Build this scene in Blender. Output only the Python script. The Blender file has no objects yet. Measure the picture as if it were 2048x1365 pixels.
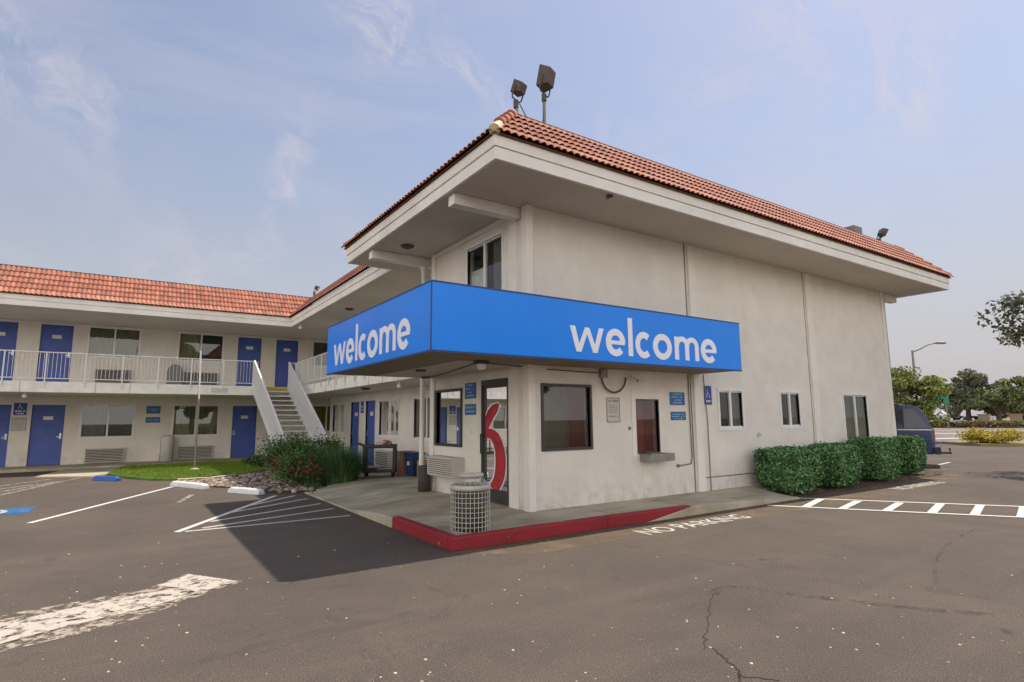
import bpy, bmesh, math, random
import numpy as np
from mathutils import Vector, Matrix
random.seed(7); rng = np.random.default_rng(7)
S = bpy.context.scene
R_ = math.radians
# ---------------------------------------------------------------- camera
YAW, PIT, ROL = 0.97858712, 0.1353627, -0.00772715
CAM = Vector((-5.468, -7.637, 1.62))
FPX = 1142.5
_f = Vector((math.cos(YAW)*math.cos(PIT), math.sin(YAW)*math.cos(PIT), math.sin(PIT)))
_r = Vector((math.sin(YAW), -math.cos(YAW), 0)); _u = _r.cross(_f)
CR = math.cos(ROL)*_r + math.sin(ROL)*_u
CU = -math.sin(ROL)*_r + math.cos(ROL)*_u
cd = bpy.data.cameras.new('camera'); cam = bpy.data.objects.new('camera', cd)
S.collection.objects.link(cam); S.camera = cam
cam.matrix_world = Matrix(((CR.x, CU.x, -_f.x, CAM.x), (CR.y, CU.y, -_f.y, CAM.y), (CR.z, CU.z, -_f.z, CAM.z), (0, 0, 0, 1)))
cd.sensor_width = 36; cd.lens = FPX/2048*36; cd.clip_end = 3000; cd.clip_start = 0.05

def ray(u, v): return CR*((u-1024)/FPX) + CU*(-(v-682.5)/FPX) + _f
def G(u, v, z=0.0):            # photo point -> point on the horizontal plane z
    d = ray(u, v); t = (z-CAM.z)/d.z; return CAM + d*t
def FX(u, v, x):               # photo point -> point on the plane x = const
    d = ray(u, v); t = (x-CAM.x)/d.x; return CAM + d*t

# ---------------------------------------------------------------- world, sun, exposure
W = bpy.data.worlds.new("World"); S.world = W; W.use_nodes = True
wn = W.node_tree; wn.nodes.clear()
def N(t, **k):
    n = wn.nodes.new(t)
    for a, b in k.items(): setattr(n, a, b)
    return n
sky = N('ShaderNodeTexSky', sky_type='NISHITA', sun_disc=False, sun_elevation=R_(65.5), sun_rotation=R_(90), air_density=1.6, dust_density=1.8, ozone_density=3.5, altitude=0)
tc = N('ShaderNodeTexCoord'); mp = N('ShaderNodeMapping'); mp.inputs['Scale'].default_value = (1.0, 1.6, 3.0); mp.inputs['Rotation'].default_value = (0.35, 0.2, 0.6)
n1 = N('ShaderNodeTexNoise'); n1.inputs['Scale'].default_value = 1.7; n1.inputs['Detail'].default_value = 9; n1.inputs['Roughness'].default_value = 0.62; n1.inputs['Distortion'].default_value = 0.9
cr = N('ShaderNodeValToRGB'); cr.color_ramp.elements[0].position = 0.46; cr.color_ramp.elements[1].position = 0.78
bg = N('ShaderNodeBackground'); bg.inputs['Strength'].default_value = 0.10
mx = N('ShaderNodeMix', data_type='RGBA'); mx.inputs['B'].default_value = (5.4, 5.0, 5.6, 1)
hz = N('ShaderNodeMix', data_type='RGBA'); hz.inputs['B'].default_value = (4.1, 4.0, 4.35, 1)
sep = N('ShaderNodeSeparateXYZ'); mr = N('ShaderNodeMapRange'); mr.inputs['From Min'].default_value = 0.0; mr.inputs['From Max'].default_value = 0.42; mr.inputs['To Min'].default_value = 0.95; mr.inputs['To Max'].default_value = 0.22
m6 = N('ShaderNodeMath', operation='MULTIPLY'); m6.inputs[1].default_value = 0.30
out = N('ShaderNodeOutputWorld')
L = wn.links.new
L(tc.outputs['Generated'], mp.inputs['Vector']); L(mp.outputs['Vector'], n1.inputs['Vector']); L(n1.outputs['Fac'], cr.inputs['Fac'])
L(tc.outputs['Generated'], sep.inputs[0]); L(sep.outputs['Z'], mr.inputs['Value'])
tn = N('ShaderNodeVectorMath', operation='MULTIPLY'); tn.inputs[1].default_value = (1.08, 0.97, 1.0); L(sky.outputs['Color'], tn.inputs[0])
L(tn.outputs[0], hz.inputs['A'])
def wisp(p, q, width, amount):
    a, b = ray(*p).normalized(), ray(*q).normalized(); c = (a+b).normalized(); al = (b-a); ln = al.length/2; al.normalize(); ac = c.cross(al).normalized()
    def dot(v): d = N('ShaderNodeVectorMath', operation='DOT_PRODUCT'); d.inputs[1].default_value = v; L(wv.outputs[0], d.inputs[0]); return d.outputs['Value']
    def fall(v, w): k = N('ShaderNodeMath', operation='ABSOLUTE'); L(v, k.inputs[0]); r = N('ShaderNodeMapRange', interpolation_type='SMOOTHSTEP'); r.inputs['From Min'].default_value = w; r.inputs['From Max'].default_value = 0; L(k.outputs[0], r.inputs['Value']); return r.outputs[0]
    m1 = N('ShaderNodeMath', operation='MULTIPLY'); L(fall(dot(ac), width), m1.inputs[0]); L(fall(dot(al), ln*1.25), m1.inputs[1])
    m2 = N('ShaderNodeMath', operation='MULTIPLY'); L(m1.outputs[0], m2.inputs[0]); L(wr.outputs[0], m2.inputs[1])
    m3 = N('ShaderNodeMath', operation='MULTIPLY'); L(m2.outputs[0], m3.inputs[0]); m3.inputs[1].default_value = amount; return m3.outputs[0]
wn1 = N('ShaderNodeTexNoise'); wn1.inputs['Scale'].default_value = 3; wn1.inputs['Detail'].default_value = 5; L(tc.outputs['Generated'], wn1.inputs['Vector'])
ws = N('ShaderNodeVectorMath', operation='SCALE'); L(wn1.outputs['Color'], ws.inputs[0]); ws.inputs['Scale'].default_value = 0.34
wo = N('ShaderNodeVectorMath', operation='SUBTRACT'); L(tc.outputs['Generated'], wo.inputs[0]); wo.inputs[1].default_value = (0.17, 0.17, 0.17)
wv = N('ShaderNodeVectorMath', operation='ADD'); L(wo.outputs[0], wv.inputs[0]); L(ws.outputs[0], wv.inputs[1])
wn2 = N('ShaderNodeTexNoise'); wn2.inputs['Scale'].default_value = 9; wn2.inputs['Detail'].default_value = 8; wn2.inputs['Roughness'].default_value = 0.68; wn2.inputs['Distortion'].default_value = 0.8
wr = N('ShaderNodeMapRange', interpolation_type='SMOOTHSTEP'); wr.inputs['From Min'].default_value = 0.38; wr.inputs['From Max'].default_value = 0.74; L(wn2.outputs['Fac'], wr.inputs['Value'])
wmap = N('ShaderNodeMapping'); wmap.inputs['Scale'].default_value = (1.0, 2.2, 0.8); wmap.inputs['Rotation'].default_value = (.5, .3, .9); L(wv.outputs[0], wmap.inputs['Vector']); L(wmap.outputs[0], wn2.inputs['Vector'])
WISPS = [((-150, 0), (260, 310), .085, .95), ((500, 560), (630, 130), .04, .6), ((680, 100), (900, 40), .08, 1.1), ((900, 30), (1000, 180), .05, 1.2), ((1520, -60), (1620, 110), .08, 1.5), ((1700, 150), (1930, 60), .12, 1.1), ((1300, 60), (1900, 220), .14, .6), ((100, 440), (540, 560), .10, .5), ((1100, 200), (1500, 330), .10, .45)]
acc = None
for w in WISPS:
    o = wisp(*w)
    if acc is None: acc = o
    else: k = N('ShaderNodeMath', operation='ADD'); L(acc, k.inputs[0]); L(o, k.inputs[1]); acc = k.outputs[0]
wx = N('ShaderNodeMix', data_type='RGBA'); wx.inputs['B'].default_value = (5.3, 5.0, 5.4, 1)
kc = N('ShaderNodeClamp'); L(acc, kc.inputs[0]); L(kc.outputs[0], wx.inputs['Factor']); L(mr.outputs['Result'], hz.inputs['Factor'])
L(cr.outputs['Color'], m6.inputs[0]); L(m6.outputs[0], mx.inputs['Factor']); L(hz.outputs['Result'], mx.inputs['A']); 
# sky brighter round the sun; added warm glow behind the viewer lifts the walls
def lobe(vec, frm, to, amount):
    d = N('ShaderNodeVectorMath', operation='DOT_PRODUCT'); d.inputs[1].default_value = vec; L(tc.outputs['Generated'], d.inputs[0])
    r = N('ShaderNodeMapRange', interpolation_type='SMOOTHSTEP'); r.inputs['From Min'].default_value = frm; r.inputs['From Max'].default_value = to; r.inputs['To Max'].default_value = amount
    L(d.outputs['Value'], r.inputs['Value']); return r.outputs['Result']
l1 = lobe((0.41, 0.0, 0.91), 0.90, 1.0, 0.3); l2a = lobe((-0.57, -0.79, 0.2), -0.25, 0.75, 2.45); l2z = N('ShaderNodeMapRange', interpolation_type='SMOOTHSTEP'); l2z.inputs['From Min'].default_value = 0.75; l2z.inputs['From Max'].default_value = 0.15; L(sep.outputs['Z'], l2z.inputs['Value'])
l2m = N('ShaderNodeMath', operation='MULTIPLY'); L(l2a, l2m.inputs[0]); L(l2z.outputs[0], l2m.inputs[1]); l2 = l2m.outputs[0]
ad2 = N('ShaderNodeMath', operation='ADD'); L(l1, ad2.inputs[0]); ad2.inputs[1].default_value = 1.0
ml = N('ShaderNodeVectorMath', operation='SCALE'); L(mx.outputs['Result'], wx.inputs['A']); L(wx.outputs['Result'], ml.inputs[0]); L(ad2.outputs[0], ml.inputs['Scale'])
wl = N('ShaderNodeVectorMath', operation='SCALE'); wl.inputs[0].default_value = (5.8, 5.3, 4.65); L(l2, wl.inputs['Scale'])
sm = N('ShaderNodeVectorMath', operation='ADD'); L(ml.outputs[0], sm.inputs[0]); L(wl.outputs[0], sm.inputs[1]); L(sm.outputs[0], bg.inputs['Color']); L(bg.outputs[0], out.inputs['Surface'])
sd = bpy.data.lights.new('sun', 'SUN'); sd.energy = 3.6; sd.angle = R_(0.55); sd.color = (1.0, 0.93, 0.82)
so = bpy.data.objects.new('sun', sd); S.collection.objects.link(so)
SUNDIR = Vector((-2.50, 0.03, -5.6)).normalized()
so.rotation_euler = SUNDIR.to_track_quat('-Z', 'Y').to_euler(); so.location = (20, 0, 30)
S.view_settings.view_transform = 'Standard'; S.view_settings.look = 'None'; S.view_settings.exposure = 0.40; S.view_settings.gamma = 1

# ---------------------------------------------------------------- materials
def mat(name, col, rough=0.7, var=0.0, vscale=3.0, bump=0.0, bscale=60.0, metal=0.0, spec=0.5, col2=None, attr=None, detail=6, stretch=None):
    m = bpy.data.materials.new(name); m.use_nodes = True; t = m.node_tree; b = t.nodes['Principled BSDF']
    b.inputs['Base Color'].default_value = (*col, 1); b.inputs['Roughness'].default_value = rough; b.inputs['Metallic'].default_value = metal
    b.inputs['Specular IOR Level'].default_value = spec
    tc = t.nodes.new('ShaderNodeTexCoord'); src = tc.outputs['Object']
    if stretch:
        q = t.nodes.new('ShaderNodeMapping'); q.inputs['Scale'].default_value = stretch; t.links.new(src, q.inputs[0]); src = q.outputs[0]
    c = None
    if var > 0 or col2:
        n = t.nodes.new('ShaderNodeTexNoise'); n.inputs['Scale'].default_value = vscale; n.inputs['Detail'].default_value = detail; n.inputs['Roughness'].default_value = 0.65
        t.links.new(src, n.inputs['Vector'])
        mm = t.nodes.new('ShaderNodeMix'); mm.data_type = 'RGBA'
        rr = t.nodes.new('ShaderNodeMapRange'); rr.inputs['From Min'].default_value = 0.3; rr.inputs['From Max'].default_value = 0.7
        t.links.new(n.outputs['Fac'], rr.inputs['Value']); t.links.new(rr.outputs['Result'], mm.inputs['Factor'])
        c2 = col2 if col2 else tuple(x*(1-var) for x in col)
        mm.inputs['A'].default_value = (*c2, 1); mm.inputs['B'].default_value = (*(tuple(min(1, x*(1+var*0.5)) for x in col)), 1)
        c = mm.outputs['Result']; t.links.new(c, b.inputs['Base Color'])
    if attr:
        a = t.nodes.new('ShaderNodeAttribute'); a.attribute_name = attr
        k = t.nodes.new('ShaderNodeMix'); k.data_type = 'RGBA'; k.blend_type = 'MULTIPLY'; k.inputs['Factor'].default_value = 1
        if c: t.links.new(c, k.inputs['A'])
        else: k.inputs['A'].default_value = (*col, 1)
        t.links.new(a.outputs['Color'], k.inputs['B']); t.links.new(k.outputs['Result'], b.inputs['Base Color'])
    if bump > 0:
        n = t.nodes.new('ShaderNodeTexNoise'); n.inputs['Scale'].default_value = bscale; n.inputs['Detail'].default_value = 5
        t.links.new(src, n.inputs['Vector'])
        bb = t.nodes.new('ShaderNodeBump'); bb.inputs['Strength'].default_value = bump; bb.inputs['Distance'].default_value = 0.01
        t.links.new(n.outputs['Fac'], bb.inputs['Height']); t.links.new(bb.outputs['Normal'], b.inputs['Normal'])
    return m

M = {}
M['stucco'] = mat('stucco', (0.77, 0.725, 0.645), 0.9, 0.10, 1.3, 1.0, 40, spec=0.2)
def add_stains(m, col):
    t = m.node_tree; b = t.nodes['Principled BSDF']; src = b.inputs['Base Color'].links[0].from_socket; tcn = t.nodes.new('ShaderNodeTexCoord').outputs['Object']; Lk = t.links.new
    def nz(scale, st, d=7):
        q = t.nodes.new('ShaderNodeMapping'); q.inputs['Scale'].default_value = st; Lk(tcn, q.inputs[0]); n = t.nodes.new('ShaderNodeTexNoise'); n.inputs['Scale'].default_value = scale; n.inputs['Detail'].default_value = d; n.inputs['Roughness'].default_value = 0.7; Lk(q.outputs[0], n.inputs['Vector']); return n.outputs['Fac']
    def mr_(v, a, b_, c, d):
        r = t.nodes.new('ShaderNodeMapRange'); r.inputs[1].default_value = a; r.inputs[2].default_value = b_; r.inputs[3].default_value = c; r.inputs[4].default_value = d; Lk(v, r.inputs[0]); return r.outputs[0]
    sp = t.nodes.new('ShaderNodeSeparateXYZ'); Lk(tcn, sp.inputs[0])
    def mul(a, b_): k = t.nodes.new('ShaderNodeMath'); k.operation = 'MULTIPLY'; Lk(a, k.inputs[0]); Lk(b_, k.inputs[1]); return k.outputs[0]
    f1 = mul(mr_(nz(5, (1, 1, .8)), .42, .68, 0, .6), mr_(sp.outputs['Z'], .15, .75, 1, 0))
    f2 = mr_(nz(3.0, (2.4, 2.4, .12)), .56, .80, 0, .20)
    f3 = mr_(nz(17, (1, 1, 1), 8), .64, .70, 0, .35)
    for f in (f2, f1, f3):
        x = t.nodes.new('ShaderNodeMix'); x.data_type = 'RGBA'; Lk(src, x.inputs['A']); x.inputs['B'].default_value = (*col, 1); Lk(f, x.inputs['Factor']); src = x.outputs['Result']
    Lk(src, b.inputs['Base Color'])
add_stains(M['stucco'], (0.42, 0.37, 0.30))
M['trim'] = mat('trim_paint', (0.80, 0.76, 0.68), 0.7, 0.08, 2.0, 0.15, 30, spec=0.3)
M['fascia'] = mat('fascia_paint', (0.84, 0.81, 0.74), 0.6, 0.14, 1.2, 0.1, 12, spec=0.3)
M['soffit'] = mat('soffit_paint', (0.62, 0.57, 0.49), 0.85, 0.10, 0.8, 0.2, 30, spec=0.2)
M['slab'] = mat('slab_paint', (0.80, 0.77, 0.68), 0.8, 0.16, 2.5, 0.2, 20, spec=0.2)
M['whitewin'] = mat('white_vinyl', (0.78, 0.77, 0.74), 0.45, 0.05, 4)
M['darkframe'] = mat('dark_bronze_frame', (0.045, 0.042, 0.04), 0.4, 0.2, 6)
M['doorblue'] = mat('blue_door_paint', (0.062, 0.110, 0.40), 0.5, 0.18, 2.5, 0.1, 20)
M['jamb'] = mat('door_jamb', (0.05, 0.04, 0.06), 0.6)
M['plate'] = mat('number_plate', (0.72, 0.71, 0.68), 0.5)
M['signblue'] = mat('sign_blue', (0.001, 0.245, 0.92), 0.30, 0.08, 0.8, 0.04, 0.7, spec=0.35)
M['signtrim'] = mat('sign_edge', (0.012, 0.045, 0.16), 0.4)
M['letter'] = mat('white_letters', (0.86, 0.86, 0.90), 0.4)
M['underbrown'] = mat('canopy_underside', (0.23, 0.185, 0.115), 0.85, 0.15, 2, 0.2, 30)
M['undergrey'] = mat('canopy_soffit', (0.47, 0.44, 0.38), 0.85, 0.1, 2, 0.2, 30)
M['concrete'] = mat('concrete', (0.58, 0.51, 0.37), 0.9, 0.0, 1.0, 0.4, 40, col2=(0.25, 0.225, 0.16), spec=0.2, detail=9, stretch=(0.7, 1.7, 1))
M['concretelight'] = mat('concrete_walk', (0.47, 0.40, 0.29), 0.9, 0.2, 2, 0.4, 40, spec=0.2)
M['redpaint'] = mat('red_kerb_paint', (0.42, 0.030, 0.038), 0.6, 0.35, 5, 0.4, 35, spec=0.4)
def chipped(name, col, under, scale, lo, hi):
    m = mat(name, col, 0.7, 0, bump=0.4, bscale=35); t = m.node_tree; b = t.nodes['Principled BSDF']; tcn = t.nodes.new('ShaderNodeTexCoord')
    n = t.nodes.new('ShaderNodeTexNoise'); n.inputs['Scale'].default_value = scale; n.inputs['Detail'].default_value = 8; n.inputs['Roughness'].default_value = 0.75; t.links.new(tcn.outputs['Object'], n.inputs['Vector'])
    r = t.nodes.new('ShaderNodeMapRange'); r.inputs[1].default_value = lo; r.inputs[2].default_value = hi; t.links.new(n.outputs['Fac'], r.inputs[0])
    n2 = t.nodes.new('ShaderNodeTexNoise'); n2.inputs['Scale'].default_value = 2.2; n2.inputs['Detail'].default_value = 5; t.links.new(tcn.outputs['Object'], n2.inputs['Vector'])
    q = t.nodes.new('ShaderNodeMix'); q.data_type = 'RGBA'; q.inputs['A'].default_value = (*col, 1); q.inputs['B'].default_value = (*(c*0.55 for c in col), 1); t.links.new(n2.outputs['Fac'], q.inputs['Factor'])
    x = t.nodes.new('ShaderNodeMix'); x.data_type = 'RGBA'; x.inputs['B'].default_value = (*under, 1); t.links.new(q.outputs['Result'], x.inputs['A']); t.links.new(r.outputs[0], x.inputs['Factor']); t.links.new(x.outputs['Result'], b.inputs['Base Color']); return m
M['redkerb'] = chipped('chipped_red_paint', (0.34, 0.016, 0.024), (0.34, 0.28, 0.25), 8, 0.62, 0.66)
M['blueplastic'] = mat('blue_plastic', (0.02, 0.09, 0.38), 0.5, 0.2, 4)
M['hcblue'] = mat('accessible_sign_blue', (0.01, 0.045, 0.30), 0.4)
M['smallblue'] = mat('small_sign_blue', (0.018, 0.115, 0.34), 0.4, 0.15, 8)
M['paleblue'] = mat('faded_letters', (0.30, 0.48, 0.66), 0.5)
M['white'] = mat('white_paint', (0.74, 0.73, 0.70), 0.6, 0.1, 6)
M['rail'] = mat('rail_paint', (0.70, 0.69, 0.66), 0.5, 0.06, 6)
M['paper'] = mat('notice_paper', (0.55, 0.54, 0.48), 0.7)
M['ink'] = mat('notice_ink', (0.16, 0.16, 0.15), 0.7)
M['acgrille'] = mat('ac_louvres', (0.52, 0.49, 0.42), 0.6, 0.12, 5)
M['acdark'] = mat('ac_gap', (0.05, 0.045, 0.04), 0.8)
M['bronze'] = mat('floodlight_bronze', (0.085, 0.066, 0.048), 0.6, 0.2, 4)
M['pipe'] = mat('galvanised_pipe', (0.22, 0.20, 0.17), 0.5, 0.2, 8, metal=0.3)
M['cable'] = mat('cable', (0.09, 0.085, 0.07), 0.6)
M['steel'] = mat('steel_tray', (0.30, 0.28, 0.25), 0.45, 0.2, 6, metal=0.5)
M['cardboard'] = mat('cardboard', (0.36, 0.20, 0.11), 0.85, 0.15, 4)
M['darkplastic'] = mat('dark_plastic', (0.02, 0.022, 0.03), 0.5)
M['navyplastic'] = mat('navy_plastic', (0.02, 0.05, 0.13), 0.5)
M['brownish'] = mat('ash_urn', (0.075, 0.065, 0.055), 0.8, 0.4, 25, 0.5, 60)
M['cream'] = mat('tank_paint', (0.60, 0.58, 0.52), 0.6, 0.1, 4)
M['bincream'] = mat('bin_paint', (0.50, 0.48, 0.41), 0.6, 0.2, 9)
M['greyhouse'] = mat('grey_housing', (0.20, 0.19, 0.17), 0.6, 0.1, 4)
M['interior'] = mat('room_interior', (0.05, 0.045, 0.04), 0.9)
M['redinterior'] = mat('lobby_wall', (0.52, 0.085, 0.05), 0.9, 0.2, 1.5)
M['lobbypale'] = mat('lobby_pale_wall', (0.22, 0.20, 0.15), 0.9, 0.2, 1.5)
M['curtain'] = mat('olive_curtain', (0.36, 0.35, 0.21), 0.9, 0.15, 6)
M['curtainwhite'] = mat('pale_curtain', (0.80, 0.81, 0.78), 0.9, 0.1, 6)
M['curtaingrey'] = mat('grey_curtain', (0.24, 0.235, 0.19), 0.9, 0.15, 6)
M['goldcurtain'] = mat('gold_curtain', (0.75, 0.52, 0.10), 0.9, 0.15, 6)
M['yellow'] = mat('yellow_nosing', (0.50, 0.36, 0.05), 0.6, 0.3, 8)
M['tread'] = mat('stair_tread', (0.26, 0.25, 0.23), 0.8, 0.2, 6)
M['tile'] = mat('clay_tile', (0.38, 0.14, 0.085), 0.8, 0.20, 3.5, 0.2, 40, attr='tint', spec=0.3)
M['tilepale'] = mat('pale_tile', (0.62, 0.50, 0.33), 0.8, 0.2, 6)
M['tileunder'] = mat('tile_underlay', (0.17, 0.075, 0.05), 0.9)
M['ridge'] = mat('ridge_flashing', (0.10, 0.085, 0.07), 0.7, 0.3, 5)
M['bark'] = mat('bark', (0.085, 0.06, 0.042), 0.95, 0.3, 8, 0.8, 30)
M['mulch'] = mat('mulch', (0.085, 0.06, 0.045), 0.95, 0.0, 14, 0.9, 50, col2=(0.03, 0.02, 0.016))
M['rock'] = mat('river_rock', (0.36, 0.29, 0.22), 0.85, 0.0, 5, 0.3, 20, attr='tint', col2=(0.14, 0.13, 0.125))
M['brickp'] = mat('tan_masonry', (0.30, 0.21, 0.16), 0.9, 0.3, 6)
M['hedgebrown'] = mat('dry_hedge', (0.11, 0.085, 0.045), 0.95, 0.4, 1.0)
M['greensign'] = mat('green_sign', (0.008, 0.20, 0.11), 0.5)
M['carnavy'] = mat('navy_car_paint', (0.006, 0.018, 0.10), 0.25, 0.1, 1, spec=0.6); M['carnavy'].node_tree.nodes['Principled BSDF'].inputs['Coat Weight'].default_value = 0.25
M['carglass'] = mat('car_glass', (0.02, 0.025, 0.03), 0.06, spec=0.8)
M['tyre'] = mat('tyre_rubber', (0.02, 0.02, 0.02), 0.85)
M['chrome'] = mat('alloy', (0.5, 0.5, 0.5), 0.3, metal=0.9)
M['taillight'] = mat('tail_light', (0.35, 0.015, 0.012), 0.2)
M['orangelens'] = mat('orange_lens', (0.5, 0.15, 0.03), 0.3)
M['linen'] = mat('folded_linen', (0.62, 0.36, 0.28), 0.9, 0.3, 12, 0.4, 30)
M['farwhite'] = mat('far_white_paint', (0.6, 0.6, 0.6), 0.5)
M['farteal'] = mat('far_teal_paint', (0.12, 0.26, 0.26), 0.4)
M['lamplens'] = mat('lamp_glass', (0.75, 0.74, 0.70), 0.3)

# glass: tinted see-through with a mirror-like reflection by angle
def glass(name, tint, f0=0.12):
    m = bpy.data.materials.new(name); m.use_nodes = True; t = m.node_tree; t.nodes.clear()
    o = t.nodes.new('ShaderNodeOutputMaterial'); a = t.nodes.new('ShaderNodeBsdfTransparent'); a.inputs[0].default_value = (*tint, 1)
    g = t.nodes.new('ShaderNodeBsdfGlossy'); g.inputs['Roughness'].default_value = 0.015; g.inputs['Color'].default_value = (0.95, 0.97, 1, 1)
    lw = t.nodes.new('ShaderNodeFresnel'); lw.inputs['IOR'].default_value = 1.5
    nz = t.nodes.new('ShaderNodeTexNoise'); nz.inputs['Scale'].default_value = 0.8; bp = t.nodes.new('ShaderNodeBump'); bp.inputs['Strength'].default_value = 0.05
    t.links.new(nz.outputs['Fac'], bp.inputs['Height']); t.links.new(bp.outputs['Normal'], g.inputs['Normal'])
    ad = t.nodes.new('ShaderNodeMath'); ad.operation = 'ADD'; ad.inputs[1].default_value = f0; ad.use_clamp = True
    x = t.nodes.new('ShaderNodeMixShader'); t.links.new(lw.outputs[0], ad.inputs[0]); t.links.new(ad.outputs[0], x.inputs[0])
    t.links.new(a.outputs[0], x.inputs[1]); t.links.new(g.outputs[0], x.inputs[2]); t.links.new(x.outputs[0], o.inputs[0]); return m
M['glass'] = glass('window_glass', (0.72, 0.75, 0.72), 0.02)
M['doorglass'] = glass('door_glass', (0.55, 0.57, 0.55), 0.05)

def asphalt_mat():
    m = bpy.data.materials.new('asphalt'); m.use_nodes = True; t = m.node_tree; b = t.nodes['Principled BSDF']; Lk = t.links.new
    tc = t.nodes.new('ShaderNodeTexCoord').outputs['Object']
    def noise(s, d=6, r=0.6, vec=tc, dist=0):
        n = t.nodes.new('ShaderNodeTexNoise'); n.inputs['Scale'].default_value = s; n.inputs['Detail'].default_value = d; n.inputs['Roughness'].default_value = r; n.inputs['Distortion'].default_value = dist; Lk(vec, n.inputs['Vector']); return n.outputs['Fac']
    def rng_(v, a, b_, c=0., d=1.):
        n = t.nodes.new('ShaderNodeMapRange'); n.inputs[1].default_value = a; n.inputs[2].default_value = b_; n.inputs[3].default_value = c; n.inputs[4].default_value = d; Lk(v, n.inputs[0]); return n.outputs[0]
    def mix(f, a, b_, mode='MIX'):
        n = t.nodes.new('ShaderNodeMix'); n.data_type = 'RGBA'; n.blend_type = mode
        if isinstance(f, float): n.inputs['Factor'].default_value = f
        else: Lk(f, n.inputs['Factor'])
        for k, v in (('A', a), ('B', b_)):
            if isinstance(v, tuple): n.inputs[k].default_value = (*v, 1)
            else: Lk(v, n.inputs[k])
        return n.outputs['Result']
    c = mix(rng_(noise(0.35, 7), 0.35, 0.68), (0.070, 0.051, 0.038), (0.128, 0.095, 0.070))
    c = mix(rng_(noise(1.6, 8, 0.7, dist=0.6), 0.48, 0.68, 0, 0.55), c, (0.052, 0.042, 0.036))
    # long traffic streaks
    mpn = t.nodes.new('ShaderNodeMapping'); mpn.inputs['Scale'].default_value = (0.25, 2.2, 1); mpn.inputs['Rotation'].default_value = (0, 0, 0.5); Lk(tc, mpn.inputs[0])
    c = mix(rng_(noise(0.9, 5, 0.6, mpn.outputs[0]), 0.52, 0.75, 0, 0.4), c, (0.165, 0.128, 0.098))
    c = mix(rng_(noise(110, 2, 0.5), 0.35, 0.7), mix(0.5, c, (0.02, 0.018, 0.016)), mix(0.26, c, (0.36, 0.31, 0.26)))
    c = mix(rng_(noise(34, 3, 0.6), 0.60, 0.70, 0, 0.35), c, (0.24, 0.20, 0.165))
    c = mix(rng_(noise(0.8, 9, 0.75, dist=1.2), 0.60, 0.66, 0, 0.35), c, (0.045, 0.037, 0.032))
    c = mix(rng_(noise(6.5, 5, 0.65, dist=0.5), 0.62, 0.72, 0, 0.30), c, (0.19, 0.15, 0.115))
    # oil spots
    c = mix(rng_(noise(2.3, 4, 0.55, dist=0.3), 0.69, 0.76, 0, 0.6), c, (0.03, 0.026, 0.024))
    # dusty band next to the buildings
    Lk(c, b.inputs['Base Color']); b.inputs['Roughness'].default_value = 0.9; b.inputs['Specular IOR Level'].default_value = 0.25
    bp = t.nodes.new('ShaderNodeBump'); bp.inputs['Strength'].default_value = 0.8; bp.inputs['Distance'].default_value = 0.012; Lk(noise(70, 4), bp.inputs['Height']); Lk(bp.outputs['Normal'], b.inputs['Normal'])
    return m
M['asphalt'] = asphalt_mat()

def worn_mat(name, col, scale, lo, hi, rough=0.8, detail=8, stretch=(1, 1, 1), solid=None):
    m = bpy.data.materials.new(name); m.use_nodes = True; t = m.node_tree; b = t.nodes['Principled BSDF']
    b.inputs['Roughness'].default_value = rough
    tc = t.nodes.new('ShaderNodeTexCoord'); q = t.nodes.new('ShaderNodeMapping'); q.inputs['Scale'].default_value = stretch; t.links.new(tc.outputs['Object'], q.inputs[0])
    n = t.nodes.new('ShaderNodeTexNoise'); n.inputs['Scale'].default_value = scale; n.inputs['Detail'].default_value = detail; n.inputs['Roughness'].default_value = 0.7; n.inputs['Distortion'].default_value = 0.4
    t.links.new(q.outputs[0], n.inputs['Vector'])
    r = t.nodes.new('ShaderNodeMapRange'); r.inputs[1].default_value = lo; r.inputs[2].default_value = hi; t.links.new(n.outputs['Fac'], r.inputs[0]); t.links.new(r.outputs[0], b.inputs['Alpha'])
    n2 = t.nodes.new('ShaderNodeTexNoise'); n2.inputs['Scale'].default_value = scale*2.3; n2.inputs['Detail'].default_value = 6; t.links.new(tc.outputs['Object'], n2.inputs['Vector'])
    mm = t.nodes.new('ShaderNodeMix'); mm.data_type = 'RGBA'; mm.inputs['A'].default_value = (*(c*0.72 for c in col), 1); mm.inputs['B'].default_value = (*col, 1)
    t.links.new(n2.outputs['Fac'], mm.inputs['Factor']); t.links.new(mm.outputs['Result'], b.inputs['Base Color'])
    return m
M['line'] = worn_mat('worn_white_line', (0.60, 0.57, 0.50), 9, 0.30, 0.42)
M['linefresh'] = worn_mat('white_line', (0.70, 0.68, 0.62), 14, 0.22, 0.34)
M['letterpaint'] = worn_mat('worn_white_lettering', (0.60, 0.57, 0.50), 14, 0.36, 0.46)
M['faded'] = worn_mat('faded_line', (0.42, 0.38, 0.32), 8, 0.40, 0.55)
M['arrow'] = worn_mat('peeling_arrow', (0.56, 0.49, 0.40), 8.5, 0.42, 0.49, detail=12)
M['arrowold'] = worn_mat('peeling_arrow_edge', (0.44, 0.36, 0.27), 10, 0.46, 0.56, detail=12)
M['bluemark'] = worn_mat('worn_blue_marking', (0.03, 0.15, 0.34), 3, 0.30, 0.5)
M['stain'] = worn_mat('tyre_mark', (0.035, 0.03, 0.027), 6, 0.45, 0.9)
M['dust'] = worn_mat('dusty_edge', (0.22, 0.155, 0.095), 1.6, 0.32, 0.75)
M['crack'] = mat('crack_fill', (0.03, 0.025, 0.022), 0.95)
def leafmat(name, col, tr=0.25):
    m = mat(name, col, 0.65, attr='tint', spec=0.25)
    return m
M['leafbox'] = leafmat('box_leaf', (0.080, 0.175, 0.072))
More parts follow.
